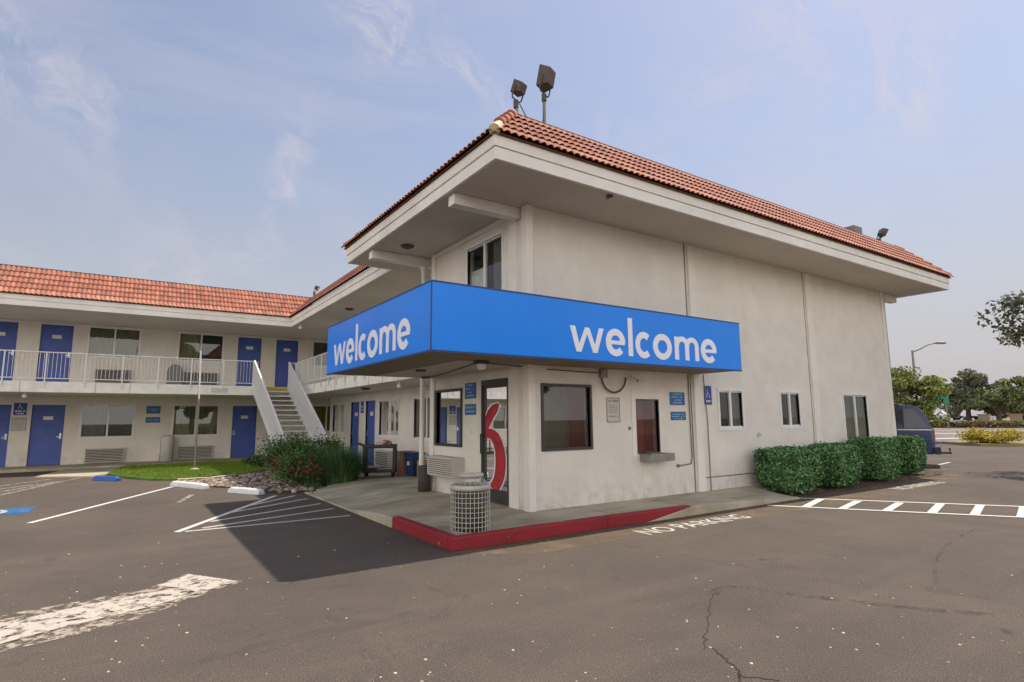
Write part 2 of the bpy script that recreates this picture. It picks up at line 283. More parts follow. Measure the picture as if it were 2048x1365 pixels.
M['leafdark'] = leafmat('dark_leaf', (0.055, 0.095, 0.032))
M['leafred'] = leafmat('bronze_leaf', (0.13, 0.045, 0.030))
M['blade'] = leafmat('blade_leaf', (0.045, 0.125, 0.055))
M['leafyg'] = leafmat('yellow_green_leaf', (0.17, 0.21, 0.055))
M['leafgrey'] = leafmat('grey_green_leaf', (0.15, 0.17, 0.12))
M['leafolive'] = leafmat('olive_leaf', (0.15, 0.19, 0.09))
M['leafyellow'] = leafmat('yellow_shrub_leaf', (0.42, 0.36, 0.055))
M['litter'] = leafmat('dry_litter', (0.17, 0.10, 0.045))
M['leafshrub'] = leafmat('shrub_leaf', (0.062, 0.125, 0.036))
M['grass'] = leafmat('grass_blade', (0.135, 0.225, 0.028))
M['turf'] = mat('turf', (0.13, 0.20, 0.030), 0.95, 0.0, 1.6, 0.8, 60, col2=(0.075, 0.13, 0.020))
M['drygrass'] = mat('dry_grass', (0.26, 0.21, 0.09), 0.95, 0.3, 0.6, 0.5, 20)
M['road'] = mat('far_road', (0.17, 0.145, 0.12), 0.9, 0.2, 0.3)
M['farground'] = mat('far_ground', (0.16, 0.13, 0.085), 0.95, 0.3, 0.05)

# ---------------------------------------------------------------- object helpers
COL = S.collection
def tag(o, label=None, cat=None, group=None, kind=None):
    if label: o['label'] = label
    if cat: o['category'] = cat
    if group: o['group'] = group
    if kind: o['kind'] = kind
    return o
def thing(name, label, cat, loc=(0, 0, 0), rz=0, group=None):
    o = bpy.data.objects.new(name, None); COL.objects.link(o); o.location = loc; o.rotation_euler = (0, 0, rz); o.empty_display_size = 0.2
    return tag(o, label, cat, group)
class MB:
    def __init__(s): s.v = []; s.f = []; s.sm = []; s.tint = None
    def add(s, vs, fs, smooth=False):
        n = len(s.v); s.v += [tuple(x) for x in vs]; s.f += [tuple(i+n for i in f) for f in fs]; s.sm += [smooth]*len(fs); return s
    def box(s, a, b, map=None):
        (x0, y0, z0), (x1, y1, z1) = a, b
        vs = [(x, y, z) for x in (x0, x1) for y in (y0, y1) for z in (z0, z1)]
        if map: vs = [map(*p) for p in vs]
        fs = [(0, 1, 3, 2), (4, 6, 7, 5), (0, 4, 5, 1), (2, 3, 7, 6), (0, 2, 6, 4), (1, 5, 7, 3)]
        return s.add(vs, fs)
    def cyl(s, p0, p1, r0, r1=None, n=12, caps=True):
        p0, p1 = Vector(p0), Vector(p1); r1 = r0 if r1 is None else r1
        d = (p1-p0).normalized(); a = d.orthogonal().normalized(); b = d.cross(a)
        vs = []
        for p, r in ((p0, r0), (p1, r1)):
            vs += [p + (a*math.cos(2*math.pi*i/n) + b*math.sin(2*math.pi*i/n))*r for i in range(n)]
        s.add(vs, [(i, (i+1) % n, n+(i+1) % n, n+i) for i in range(n)], True)
        if caps: s.add(vs, [tuple(range(n))[::-1], tuple(range(n, 2*n))])
        return s
    def tube(s, pts, r, n=8):
        pts = [Vector(p) for p in pts]; rr = r if isinstance(r, (list, tuple)) else [r]*len(pts)
        a = None; rings = []
        for i, p in enumerate(pts):
            d = (pts[min(i+1, len(pts)-1)] - pts[max(i-1, 0)]).normalized()
            a = d.orthogonal().normalized() if a is None else (a - d*a.dot(d)).normalized()
            b = d.cross(a); rings.append([p + (a*math.cos(2*math.pi*k/n) + b*math.sin(2*math.pi*k/n))*rr[i] for k in range(n)])
        vs = [q for g in rings for q in g]
        fs = [(i*n+k, i*n+(k+1) % n, (i+1)*n+(k+1) % n, (i+1)*n+k) for i in range(len(pts)-1) for k in range(n)]
        s.add(vs, fs, True); m = len(pts)-1
        return s.add(vs, [tuple(range(n))[::-1], tuple(m*n+k for k in range(n))])
    def prism(s, poly, a, b, map=None):   # polygon in (x,y), extruded from a to b along third coordinate
        n = len(poly); vs = [(p[0], p[1], a) for p in poly] + [(p[0], p[1], b) for p in poly]
        if map: vs = [map(*p) for p in vs]
        return s.add(vs, [tuple(range(n))[::-1], tuple(range(n, 2*n))] + [(i, (i+1) % n, n+(i+1) % n, n+i) for i in range(n)])
    def revolve(s, prof, c, n=20):
        vs = [(c[0]+r*math.cos(2*math.pi*i/n), c[1]+r*math.sin(2*math.pi*i/n), c[2]+z) for r, z in prof for i in range(n)]
        return s.add(vs, [(k*n+i, k*n+(i+1) % n, (k+1)*n+(i+1) % n, (k+1)*n+i) for k in range(len(prof)-1) for i in range(n)], True)
    def build(s, name, m, parent=None, bevel=0, tint=None, **k):
        me = bpy.data.meshes.new(name); me.from_pydata(s.v, [], s.f)
        me.polygons.foreach_set('use_smooth', s.sm); me.materials.append(M[m] if isinstance(m, str) else m)
        if tint is not None:
            ca = me.color_attributes.new('tint', 'FLOAT_COLOR', 'CORNER')
            arr = np.ones((len(me.loops), 4)); cnt = np.array([len(f) for f in s.f]); arr[:, :3] = np.repeat(np.array(tint), cnt, axis=0)
            ca.data.foreach_set('color', arr.ravel())
        me.update()
        if bevel or not tint is None: pass
        bm = bmesh.new(); bm.from_mesh(me)
        if tint is None: bmesh.ops.recalc_face_normals(bm, faces=bm.faces)
        bm.to_mesh(me); bm.free()
        o = bpy.data.objects.new(name, me); COL.objects.link(o)
        if parent is not None:
            o.parent = parent
        if bevel:
            b = o.modifiers.new('bevel', 'BEVEL'); b.width = bevel; b.segments = 2; b.limit_method = 'ANGLE'
        return tag(o, **k) if k else o
def world_child(parent):  # parts are given in world coordinates when the parent sits away from the origin
    return Vector(parent.location)
def local(mb, loc, rz=0):  # shift the gathered vertices so that the parent's origin is the thing's base
    c, s_ = math.cos(-rz), math.sin(-rz); o = []
    for x, y, z in mb.v:
        x -= loc[0]; y -= loc[1]; z -= loc[2]; o.append((c*x - s_*y, s_*x + c*y, z))
    mb.v = o; return mb
def copy_tree(o, parent=None):
    c = o.copy(); COL.objects.link(c); c.parent = parent
    for ch in list(o.children): copy_tree(ch, c)
    return c
def struct(mb, name, m, **k): return mb.build(name, m, None, kind='structure', **k)
def ribbon(pts, w, z):
    mb = MB(); pts = [Vector((p[0], p[1])) for p in pts]
    for a, b in zip(pts[:-1], pts[1:]):
        d = (b-a).normalized(); n = Vector((-d.y, d.x))*w/2
        mb.add([(a.x-n.x, a.y-n.y, z), (b.x-n.x, b.y-n.y, z), (b.x+n.x, b.y+n.y, z), (a.x+n.x, a.y+n.y, z)], [(0, 1, 2, 3)])
    return mb
def sheet(poly, z): return MB().add([(p[0], p[1], z) for p in poly], [tuple(range(len(poly)))])

# wall maps: (u along, v up, d outwards) -> world
def WY(y0): return lambda u, v, d: (u, y0-d, v)      # faces -Y
def WX(x0): return lambda u, v, d: (x0-d, u, v)      # faces -X
def wall(mb, mp, u0, u1, v0, v1, holes, depth=0.14):
    us = sorted({u0, u1, *[h[0] for h in holes], *[h[2] for h in holes]}); vs = sorted({v0, v1, *[h[1] for h in holes], *[h[3] for h in holes]})
    for a, b in zip(us[:-1], us[1:]):
        for c, d in zip(vs[:-1], vs[1:]):
            m_ = ((a+b)/2, (c+d)/2)
            if any(h[0] < m_[0] < h[2] and h[1] < m_[1] < h[3] for h in holes): continue
            mb.add([mp(a, c, 0), mp(b, c, 0), mp(b, d, 0), mp(a, d, 0)], [(0, 1, 2, 3)])
    for a, c, b, d in holes:
        for p, q in (((a, c), (b, c)), ((b, c), (b, d)), ((b, d), (a, d)), ((a, d), (a, c))):
            mb.add([mp(*p, 0), mp(*q, 0), mp(*q, -depth), mp(*p, -depth)], [(0, 1, 2, 3)])
    return mb

def curtain_mb(mp, u0, u1, v0, v1, d, amp=0.02, pitch=0.11):
    mb = MB(); n = max(6, int((u1-u0)/pitch*6)); vs = []
    for i in range(n+1):
        u = u0+(u1-u0)*i/n; dd = d + amp*math.sin(2*math.pi*(u-u0)/pitch + 0.6*math.sin(u*3))
        vs += [mp(u, v0, dd), mp(u, v1, dd)]
    return mb.add(vs, [(2*i, 2*i+2, 2*i+3, 2*i+1) for i in range(n)], True)
def window(parent, mp, u0, v0, u1, v1, curtain=None, cur_rng=None, frame='whitewin', fw=0.055, mull=True, interior='interior', deep=0.5, proud=0.02, gmat='glass'):
    f = MB(); w = fw
    f.box((u0-w, v0-w, -0.05), (u1+w, v0, proud), mp).box((u0-w, v1, -0.05), (u1+w, v1+w, proud), mp)
    f.box((u0-w, v0, -0.05), (u0, v1, proud), mp).box((u1, v0, -0.05), (u1+w, v1, proud), mp)
    um = (u0+u1)/2
    if mull:
        f.box((um-0.03, v0, -0.06), (um+0.03, v1, 0.0), mp)
        for a, b in ((u0, um-0.03), (um+0.03, u1)):    # sash rims
            f.box((a, v0, -0.055), (b, v0+0.03, -0.012), mp).box((a, v1-0.03, -0.055), (b, v1, -0.012), mp)
    fo = f.build('window', frame, parent)
    MB().add([mp(u0, v0, -0.035), mp(u1, v0, -0.035), mp(u1, v1, -0.035), mp(u0, v1, -0.035)], [(0, 1, 2, 3)]).build('pane', gmat, fo)
    b = MB(); e = 0.02
    p = lambda u, v, d: mp(u, v, d)
    q = [(u0-e, v0-e), (u1+e, v0-e), (u1+e, v1+e), (u0-e, v1+e)]
    b.add([p(*x, -0.061) for x in q] + [p(*x, -deep) for x in q], [(0, 1, 5, 4), (1, 2, 6, 5), (2, 3, 7, 6), (3, 0, 4, 7), (4, 5, 6, 7)])
    b.build('window_recess', interior, fo)
    if curtain:
        for (a, c) in (cur_rng or [(0, 1)]):
            curtain_mb(mp, u0+(u1-u0)*a, u0+(u1-u0)*c, v0, v1-0.01, -0.13).build('curtain', curtain, fo)
    return fo
def door(parent, mp, u0, v0, u1, v1, handle_side=1, glyph=None):
    fr = MB(); t = 0.05
    fr.box((u0-t, v0, -0.10), (u0, v1+t, -0.015), mp).box((u1, v0, -0.10), (u1+t, v1+t, -0.015), mp).box((u0, v1, -0.10), (u1, v1+t, -0.015), mp)
    lf = MB(); lf.box((u0+0.003, v0+0.02, -0.10), (u1-0.003, v1-0.003, -0.06), mp)
    w = u1-u0
    for (a, b) in ((0.08, 0.46), (0.54, 0.92)):      # raised panels, three pairs
        for (c, e) in ((0.07, 0.36), (0.41, 0.76), (0.81, 0.95)):
            lf.box((u0+a*w, v0+c*(v1-v0), -0.06), (u0+b*w, v0+e*(v1-v0), -0.054), mp)
    d = lf.build('door', 'doorblue', parent, bevel=0.003)
    fr.build('door_frame', 'jamb', d)
    MB().box((u0, v0, -0.12), (u1, v0+0.02, 0.03), mp).build('threshold', 'ridge', d)
    uc = u0+0.5*w
    pl = MB().box((uc-0.14, v0+1.61, -0.0535), (uc+0.14, v0+1.74, -0.047), mp).build('number_plate', 'plate', d, bevel=0.004)
    hu = u1-0.08 if handle_side > 0 else u0+0.08
    h = MB().box((hu-0.03, v0+0.93, -0.06), (hu+0.03, v0+1.13, -0.045), mp)
    h.cyl(mp(hu, v0+1.0, -0.045), mp(hu, v0+1.0, 0.0), 0.018, n=8).box((hu-0.02, v0+0.985, -0.012), (hu+(-0.10 if handle_side > 0 else 0.10), v0+1.015, 0.004), mp)
    h.build('handle', 'chrome', d)
    return d

def roof_face(name, parent, O, U, LE, IN, H, eL=0, eR=0, rL=0, rR=0, courses=5, pitch=0.128):
    """O: eave start, U: unit along eave, LE: eave length, IN: unit horizontal vector towards the ridge,
    eL/eR... : how far the ridge end is moved inwards (+) at left and right; H=(run, rise)"""
    O, U, IN = Vector(O), Vector(U), Vector(IN); run, rise = H; up = Vector((0, 0, 1))
    sl = (IN*run + up*rise); nrm = (U.cross(sl)).normalized()
    if nrm.z < 0: nrm = -nrm
    seg = 8; ntile = int(round(LE/pitch)); ext = int(max(0, -min(rL, 0), -min(rR, 0))/pitch)+1
    us = np.arange(-ext*seg, (ntile+ext)*seg+1)*(LE/ntile/seg)
    mb = MB(); tints = []
    colr = {}
    for k in range(courses):
        v0, v1 = k/courses, (k+1)/courses
        rows = [(v0 - (0.03 if k else 0.03), 0.036), (v1+.02, 0.000)]
        for (va, la), (vb, lb) in [((rows[0][0], rows[0][1]), (rows[1][0], rows[1][1]))]:
            for i in range(len(us)-1):
                a, b = us[i], us[i+1]
                lo = rL*max(va, 0); hi = LE-rR*max(va, 0); lo2 = rL*max(vb, 0); hi2 = LE-rR*max(vb, 0)
                A, B = min(max(a, lo), hi), min(max(b, lo), hi); C, D = min(max(a, lo2), hi2), min(max(b, lo2), hi2)
                if B-A < 1e-6 and D-C < 1e-6: continue
                def pt(u, v, l):
                    ph = (u/(LE/ntile)); hh = abs(math.sin(math.pi*ph))**0.9*0.038
                    return O + U*u + sl*v + nrm*(hh + l)
                q = [pt(A, va, la), pt(B, va, la), pt(D, vb, lb), pt(C, vb, lb)]
                if B-A < 1e-6: q = [q[0], q[2], q[3]]
                elif D-C < 1e-6: q = [q[0], q[1], q[2]]
                mb.add(q, [tuple(range(len(q)))], True)
                ti = (k, int(us[i]//(LE/ntile)))
                if ti not in colr:
                    g = 0.78+0.42*random.random(); pinkish = random.random()*0.25
                    colr[ti] = (g, g*(0.95+pinkish), g*(0.95+pinkish*1.5))
                c = colr[ti]
                if k == 0 : c = (c[0]*1.15, c[1]*1.3, c[2]*1.35)
                tints.append(c)
    q = [O-nrm*.006, O+U*LE-nrm*.006, O+U*(LE-rR)+sl-nrm*.006, O+U*rL+sl-nrm*.006]
    MB().add(q+[p-Vector((0, 0, .02)) for p in q], [(0, 1, 2, 3), (7, 6, 5, 4), (0, 4, 5, 1), (3, 2, 6, 7), (0, 3, 7, 4), (1, 5, 6, 2)]).build('roof_underlay', 'tileunder', parent)
    return mb.build(name, 'tile', parent, tint=tints)

# ================================================================= THE SETTING
g = MB().add([(-400, -400, 0), (600, -400, 0), (600, 600, 0), (-400, 600, 0)], [(0, 1, 2, 3)])
struct(sheet([(-400, -400), (900, -400), (900, 900), (-400, 900)], -0.02), 'ground', 'farground')
struct(sheet([(-60, -45), (37, -45), (37, 60), (-60, 60)], 0.0), 'parking_lot', 'asphalt')

E_S, E_W, E_N, E_E = -1.27, -1.45, 5.25, 14.17     # office eave rectangle
ZS = 5.243; ZF = 5.583                              # soffit and fascia top
# sidewalk apron, with the kerb dropping to the lot north of y=0.8 and east of x=2.7
ap = MB()
def sst(a, b, x): t = min(1, max(0, (x-a)/(b-a))); return t*t*(3-2*t)
def apz(x, y):
    z = 0.15
    z -= 0.125*sst(0.9, 3.2, y)*(1-sst(-1.9, -0.6, x)) if y > .9 else 0
    z -= 0.115*sst(2.6, 5.75, x)*(1-sst(-1.05, 0.0, y))
    return z
def xl(y): return -1.90 if y < 5.9 else (-1.90+(y-5.9)*1.2 if y < 7.2 else -0.34)
ys = [-1.04, -0.8, -0.6, -0.4, -0.2, 0, .3, .6]; xs_ = [-1.90+i*(7.65/30) for i in range(31)]
vs = [(x, y, apz(x, y)) for y in ys for x in xs_]
ap.add(vs, [(r*31+c, r*31+c+1, (r+1)*31+c+1, (r+1)*31+c) for r in range(7) for c in range(30)], True)
yy = [.6+i*.3 for i in range(18)]+[5.9+i*.26 for i in range(1, 6)]+[7.5, 9, 12, 16]
vs = [(xl(y)+(1.5-xl(y))*c/14, y, apz(xl(y)+(1.5-xl(y))*c/14, y)) for y in yy for c in range(15)]
ap.add(vs, [(r*15+c, r*15+c+1, (r+1)*15+c+1, (r+1)*15+c) for r in range(len(yy)-1) for c in range(14)], True)
ev = [(xl(y), y) for y in yy if y >= 5.9]; ap.add([(x, y, apz(x, y)) for x, y in ev]+[(x, y, -.01) for x, y in ev], [(i, i+1, len(ev)+i+1, len(ev)+i) for i in range(len(ev)-1)])
ap.add([(5.75, -1.04, apz(5.75, -1.04)), (5.75, .6, .15), (5.75, .6, -.01), (5.75, -1.04, -.01)], [(0, 1, 2, 3)])
ap.build('sidewalk', 'concrete', None, kind='structure')
# expansion joints
j = MB()
for x in (0.9, 2.5, 4.1):
    for i in range(5):
        a_, b_ = -1.0+i*.2, -1.0+(i+1)*.2; j.add([(x-0.006, a_, apz(x, a_)+.004), (x+0.006, a_, apz(x, a_)+.004), (x+0.006, b_, apz(x, b_)+.004), (x-0.006, b_, apz(x, b_)+.004)], [(0, 1, 2, 3)])
for y in (0.6, 2.2, 3.8, 5.3):
    for i in range(8):
        a_, b_ = -1.85+i*.22, -1.85+(i+1)*.22; j.add([(a_, y-0.006, apz(a_, y)+.004), (b_, y-0.006, apz(b_, y)+.004), (b_, y+0.006, apz(b_, y)+.004), (a_, y+0.006, apz(a_, y)+.004)], [(0, 1, 2, 3)])
struct(j, 'sidewalk_joint', 'crack')
# red kerb: an L, tapering down at both ends
kb = MB(); zt = 0.158
def ramp(p, q, inn, z0, z1, w=0.14):
    (x0, y0), (x1, y1) = p, q; ix, iy = inn
    vs = [(x0, y0, -0.01), (x1, y1, -0.01), (x1+ix*w, y1+iy*w, -0.01), (x0+ix*w, y0+iy*w, -0.01), (x0, y0, z0), (x1, y1, z1), (x1+ix*w, y1+iy*w, z1), (x0+ix*w, y0+iy*w, z0)]
    return vs, [(0, 1, 2, 3), (4, 5, 6, 7), (0, 1, 5, 4), (1, 2, 6, 5), (2, 3, 7, 6), (3, 0, 4, 7)]
kb.add(*ramp((-2.01, -1.14), (0.6, -1.14), (0, 1), zt+.01, zt+.01)); kb.add(*ramp((0.6, -1.14), (2.5, -1.14), (0, 1), zt+.01, zt))
kb.add(*ramp((-2.01, -1.0), (-2.01, 0.80), (1, 0), zt+.01, zt+.01, 0.14))
kb.build('red_kerb', 'redkerb', None, kind='structure', bevel=0.02)
k2 = MB(); 
for i in range(10):
    a_, b_ = .8+i*.51, .8+(i+1)*.51; k2.add(*ramp((-2.01, a_), (-2.01, b_), (1, 0), apz(-1.9, a_)+.004, apz(-1.9, b_)+.004))
for i in range(8):
    a_, b_ = 2.5+i*.40625, 2.5+(i+1)*.40625; k2.add(*ramp((a_, -1.14), (b_, -1.14), (0, 1), apz(a_, -1.04)+.004, apz(b_, -1.04)+.004))
k2.prism([(1.35, -.01), (2.62, -.01), (2.62, .164), (2.3, .12)], -1.147, -1.10, lambda a, b, c: (a, c, b))
k2.build('kerb', 'concrete', None, kind='structure', bevel=0.012)
# mulch bed beside the long wall
struct(MB().prism([(5.78, -0.98), (13.4, -0.85), (14.4, -0.5), (14.4, 0.3), (12.9, 0.3), (5.78, 0.3)], -0.01, 0.022), 'mulch_bed', 'mulch')
struct(sheet([G(1672, 985), G(1790, 962), G(1880, 944), G(1905, 940), G(1875, 930), G(1850, 925)], 0.006) , 'dusty_edge_strip', 'dust')
struct(sheet([(2.4, -1.15), (2.4, -1.9), (6.5, -2.0), (13.2, -1.5), (14.5, -0.6), (13.4, -0.86), (5.78, -0.99), (5.7, -1.15)], 0.002), 'dusty_edge', 'dust')
struct(sheet([(-2.1, -1.2), (-1.2, -1.9), (2.4, -1.75), (2.4, -1.15), (-2.05, -1.15)], 0.0025), 'dusty_kerb_edge', 'dust')
# wing walkway, tan ramp, lawn, stones
C2 = lambda u, v: (u/3.9, 750+v/3.9)
C4 = lambda u, v: (440+u/4.876, 760+v/4.876)
struct(MB().box((-14, 17.35, -0.01), (1.4, 18.95, 0.10)), 'walkway', 'concrete')
struct(MB().prism([G(*C2(270, 805))[:2], G(*C2(700, 800))[:2], G(*C2(830, 782))[:2], (-5.45, 17.35), (-7.0, 17.35)], -0.01, 0.035), 'ramp_path', 'concretelight')
lawn = [G(*C2(835, 785)), G(*C2(1000, 812)), G(*C2(1200, 828)), G(*C2(1380, 826)), G(*C2(1830, 782)), G(*C4(60, 960)), G(*C4(420, 905)), Vector((-0.45, 13.2, 0)), Vector((-0.45, 17.3, 0)), Vector((-5.3, 17.3, 0))]
struct(MB().prism([p[:2] for p in lawn], -0.01, 0.06), 'lawn_bed', 'turf')
st = [G(*C2(1385, 838)), G(*C2(1500, 865)), G(*C2(1700, 880)), G(*C2(1830, 885)), G(*C4(400, 1095)), G(*C4(600, 1110)), Vector((-1.35, 6.1, 0)), Vector((-0.3, 7.3, 0)), Vector((-0.1, 13.0, 0)), G(*C4(400, 905)), G(*C4(60, 962)), G(*C2(1840, 790))]
struct(MB().prism([p[:2] for p in st], -0.01, 0.03), 'planting_bed', 'mulch')
struct(ribbon([G(*C2(1385, 832)), G(*C2(1640, 818)), G(*C2(1840, 795))], 0.30, 0.066), 'lawn_edging', 'concretelight')

def inpoly(x, y, P):
    c = False; n = len(P)
    for i in range(n):
        x1, y1 = P[i][0], P[i][1]; x2, y2 = P[i-1][0], P[i-1][1]
        if (y1 > y) != (y2 > y) and x < (x2-x1)*(y-y1)/(y2-y1)+x1: c = not c
    return c
# grass blades
def blades(P, n, h, z, name, m):
    xs = [p[0] for p in P]; ys = [p[1] for p in P]; mb = MB(); ti = []
    while len(ti) < n:
        x, y = random.uniform(min(xs), max(xs)), random.uniform(min(ys), max(ys))
        if not inpoly(x, y, P): continue
        a = random.random()*6.28; hh = h*random.uniform(.5, 1.3); w = 0.008
        dx, dy = math.cos(a)*w, math.sin(a)*w; lx, ly = random.gauss(0, .35)*hh, random.gauss(0, .35)*hh
        mb.add([(x-dx, y-dy, z), (x+dx, y+dy, z), (x+lx, y+ly, z+hh)], [(0, 1, 2)]); g_ = random.uniform(.7, 1.5); ti.append((g_*random.uniform(.8, 1.5), g_, g_*.8))
    o = mb.build(name, m, None, tint=ti); return o
tag(blades(lawn, 26000, 0.06, 0.055, 'grass', 'grass'), 'short bright green lawn grass beside the wing walkway', 'grass', kind='stuff')
# stones
rk = MB(); ti = []
icov = [(0, 0, 1), (.894, 0, .447), (.276, .851, .447), (-.724, .526, .447), (-.724, -.526, .447), (.276, -.851, .447), (.724, .526, -.447), (-.276, .851, -.447), (-.894, 0, -.447), (-.276, -.851, -.447), (.724, -.526, -.447), (0, 0, -1)]
icof = [(0, 1, 2), (0, 2, 3), (0, 3, 4), (0, 4, 5), (0, 5, 1), (1, 6, 2), (2, 7, 3), (3, 8, 4), (4, 9, 5), (5, 10, 1), (6, 7, 2), (7, 8, 3), (8, 9, 4), (9, 10, 5), (10, 6, 1), (11, 7, 6), (11, 8, 7), (11, 9, 8), (11, 10, 9), (11, 6, 10)]
cnt = 0
while cnt < 1500:
    x, y = random.uniform(-4.6, 0), random.uniform(5.8, 13)
    if not inpoly(x, y, st): continue
    s_ = random.uniform(.018, .075)*(1.5 if random.random() < .05 else 1); sx, sy, sz = s_*random.uniform(.7, 1.4), s_*random.uniform(.7, 1.4), s_*.6
    a = random.random()*6.28; ca, sa = math.cos(a), math.sin(a)
    rk.add([(x+ca*p[0]*sx-sa*p[1]*sy, y+sa*p[0]*sx+ca*p[1]*sy, 0.03+p[2]*sz*.8) for p in icov], icof, True); g_ = random.uniform(.6, 1.9)
    ti += [(g_, g_*random.uniform(.86, 1), g_*random.uniform(.75, 1))]*20; cnt += 1
tag(rk.build('river_rocks', 'rock', None, tint=ti), 'bed of loose tan and grey river rocks around the shrubs', 'rocks', kind='stuff')

# pavement markings
def line(a, b, w, m='line', name='parking_line', z=0.004):
    struct(ribbon([a, b], w, z), name, m)
line(G(58, 1047), G(345, 974), 0.10, 'linefresh')
apx = G(353, 1065)
line(apx, G(551, 992), 0.10, 'linefresh', 'hatched_bay_line')
for (a, b) in (((370, 1064), (700, 1032)), ((405, 1057), (667, 1018)), ((421, 1044), (641, 1008)), ((461, 1026), (615, 998)), ((500, 1012), (590, 992))):
    line(G(*a), G(*b), 0.09, 'line', 'hatched_bay_line', 0.0045)
for (a, b) in (((0, 870), (400, 815)), ((0, 892), (480, 830)), ((0, 915), (560, 818)), ((0, 940), (640, 800)), ((0, 757), (280, 745))):
    pa, pb = G(*C2(*a)), G(*C2(*b)); line(pa+(pa-pb)*0.6, pb, 0.11, 'faded', 'parking_line')
line(G(*C2(1390, 998)), G(*C2(1500, 935)), 0.10, 'faded', 'faded_parking_line')
# accessible bay symbol on the ground (blue square with white marks)
c0 = G(-8, 1026)
struct(sheet([(c0.x+a, c0.y+b) for a, b in ((-.5, -.5), (.5, -.5), (.5, .5), (-.5, .5))], 0.004), 'accessible_bay_marking', 'bluemark')
struct(ribbon([(c0.x-.2+.32*math.cos(t), c0.y+.32*math.sin(t)) for t in [i*.4 for i in range(17)]], .09, 0.008), 'accessible_bay_symbol', 'line')
# crosswalk
A0, A1 = G(1535, 1012), G(2048, 1036); B0, B1 = G(1590, 997), G(2048, 1014.5)
A1 = A0+(A1-A0)*1.6; B1 = B0+(B1-B0)*1.6
line(A0, A1, 0.10, 'linefresh', 'crosswalk_line', 0.009); line(B0, B1, 0.10, 'linefresh', 'crosswalk_line', 0.009)
K = lambda u, v: G(1200+u/2.415, 960+v/2.415)
bars = [((1050, 92), (1088, 95), (1010, 137), (968, 134)), ((1225, 104), (1268, 106), (1190, 143), (1148, 141)), ((1428, 112), (1470, 114), (1405, 155), (1358, 152)), ((1622, 118), (1668, 119), (1628, 163), (1578, 161)), ((1815, 124), (1860, 125), (1835, 172), (1785, 170)), ((2025, 133), (2075, 135), (2065, 185), (2010, 183))]
cb = MB()
for q in bars:
    P = [K(*p) for p in q]; cb.add([(p.x, p.y, 0.0105) for p in P], [(0, 1, 2, 3)])
d6 = [K(*p) for p in bars[-1]]; d5 = [K(*p) for p in bars[-2]]; off = d6[0]-d5[0]
cb.add([(p.x+off.x, p.y+off.y, 0.0105) for p in d6], [(0, 1, 2, 3)])
struct(cb, 'crosswalk_bars', 'linefresh')
line(G(1855, 935), G(1900, 925), 0.10, 'line', 'parking_line')
# text helper: built-in font converted to a mesh with real placement
def text_mesh(name, txt, m, origin, U, V, width, height, parent=None, extr=0.004, bold=0.0, **k):
    cu = bpy.data.curves.new(name+'_curve', 'FONT'); cu.body = txt; cu.size = 1; cu.offset = bold; cu.resolution_u = 4
    to = bpy.data.objects.new('tmp', cu); COL.objects.link(to); bpy.context.view_layer.update()
    me = bpy.data.meshes.new_from_object(to.evaluated_get(bpy.context.evaluated_depsgraph_get()))
    bpy.data.objects.remove(to)
    xs = [v.co.x for v in me.vertices]; ys = [v.co.y for v in me.vertices]; x0, x1, y0, y1 = min(xs), max(xs), min(ys), max(ys)
    U, V = Vector(U), Vector(V); O = Vector(origin); Nn = U.cross(V)
    for v in me.vertices: v.co = O + U*((v.co.x-x0)/(x1-x0)*width) + V*((v.co.y-y0)/(y1-y0)*height) + Nn*extr
    me.materials.clear(); me.materials.append(M[m]); me.name = name
    o = bpy.data.objects.new(name, me); COL.objects.link(o); o.parent = parent
    return tag(o, **k) if k else o
text_mesh('painted_lettering', 'NO PARKING', 'letterpaint', (0.72, -1.86, 0), (1, 0, 0), (0, 1, 0), 2.4, 0.36, extr=0.005, bold=0.012, kind='structure')
text_mesh('painted_lettering', 'NO PARKING', 'letterpaint', (8.9, -1.72, 0), (1, 0, 0), (0, 1, 0), 2.3, 0.33, extr=0.0055, bold=0.012, kind='structure')
# big peeling arrow in the foreground
C5 = lambda u, v: G(u/2.048, 900+v/2.048)
outer = [(995, 540), (765, 508), (600, 572), (225, 640), (0, 680), (-260, 745), (-260, 905), (0, 832), (250, 775), (560, 698), (860, 585)]
struct(sheet([C5(*p) for p in outer], 0.0042), 'arrow_marking_edge', 'arrowold')
inner = [(975, 541), (775, 513), (640, 560), (740, 568), (440, 620), (300, 650), (120, 690), (0, 712), (-260, 775), (-260, 880), (0, 800), (200, 745), (480, 680), (640, 640), (860, 575)]
struct(sheet([C5(*p) for p in inner], 0.0082), 'arrow_marking', 'arrow')
# cracks and tyre marks
def crack(pts, w, name='asphalt_crack', m='crack', z=0.003, sub=6, amp=0.02):
    P = [G(*p) for p in pts]; o = []
    for a, b in zip(P[:-1], P[1:]):
        for i in range(sub):
            t = i/sub; q = a.lerp(b, t); o.append((q.x+random.gauss(0, amp), q.y+random.gauss(0, amp)))
    o.append((P[-1].x, P[-1].y)); struct(ribbon(o, w, z), name, m)
crack([(1425, 1190), (1418, 1225), (1412, 1262), (1408, 1300)], 0.008, amp=.012)
crack([(1425, 1298), (1448, 1316), (1470, 1332), (1480, 1350), (1476, 1365)], 0.012, amp=.010)
crack([(1480, 1354), (1515, 1357), (1560, 1362)], 0.008, amp=.006)
def arc(pts, w, m='stain'): 
    P = [G(*p) for p in pts]; struct(ribbon([(p.x, p.y) for p in P], w, 0.0035), 'tyre_mark', m)
arc([(1425, 1190), (1440, 1178), (1470, 1173), (1520, 1180), (1600, 1192), (1720, 1205), (1850, 1220), (2048, 1236)], 0.10)
arc([(1950, 1060), (1910, 1078), (1885, 1100), (1868, 1130), (1872, 1170)], 0.035)
arc([(1515, 1120), (1540, 1122), (1565, 1119)], 0.10)
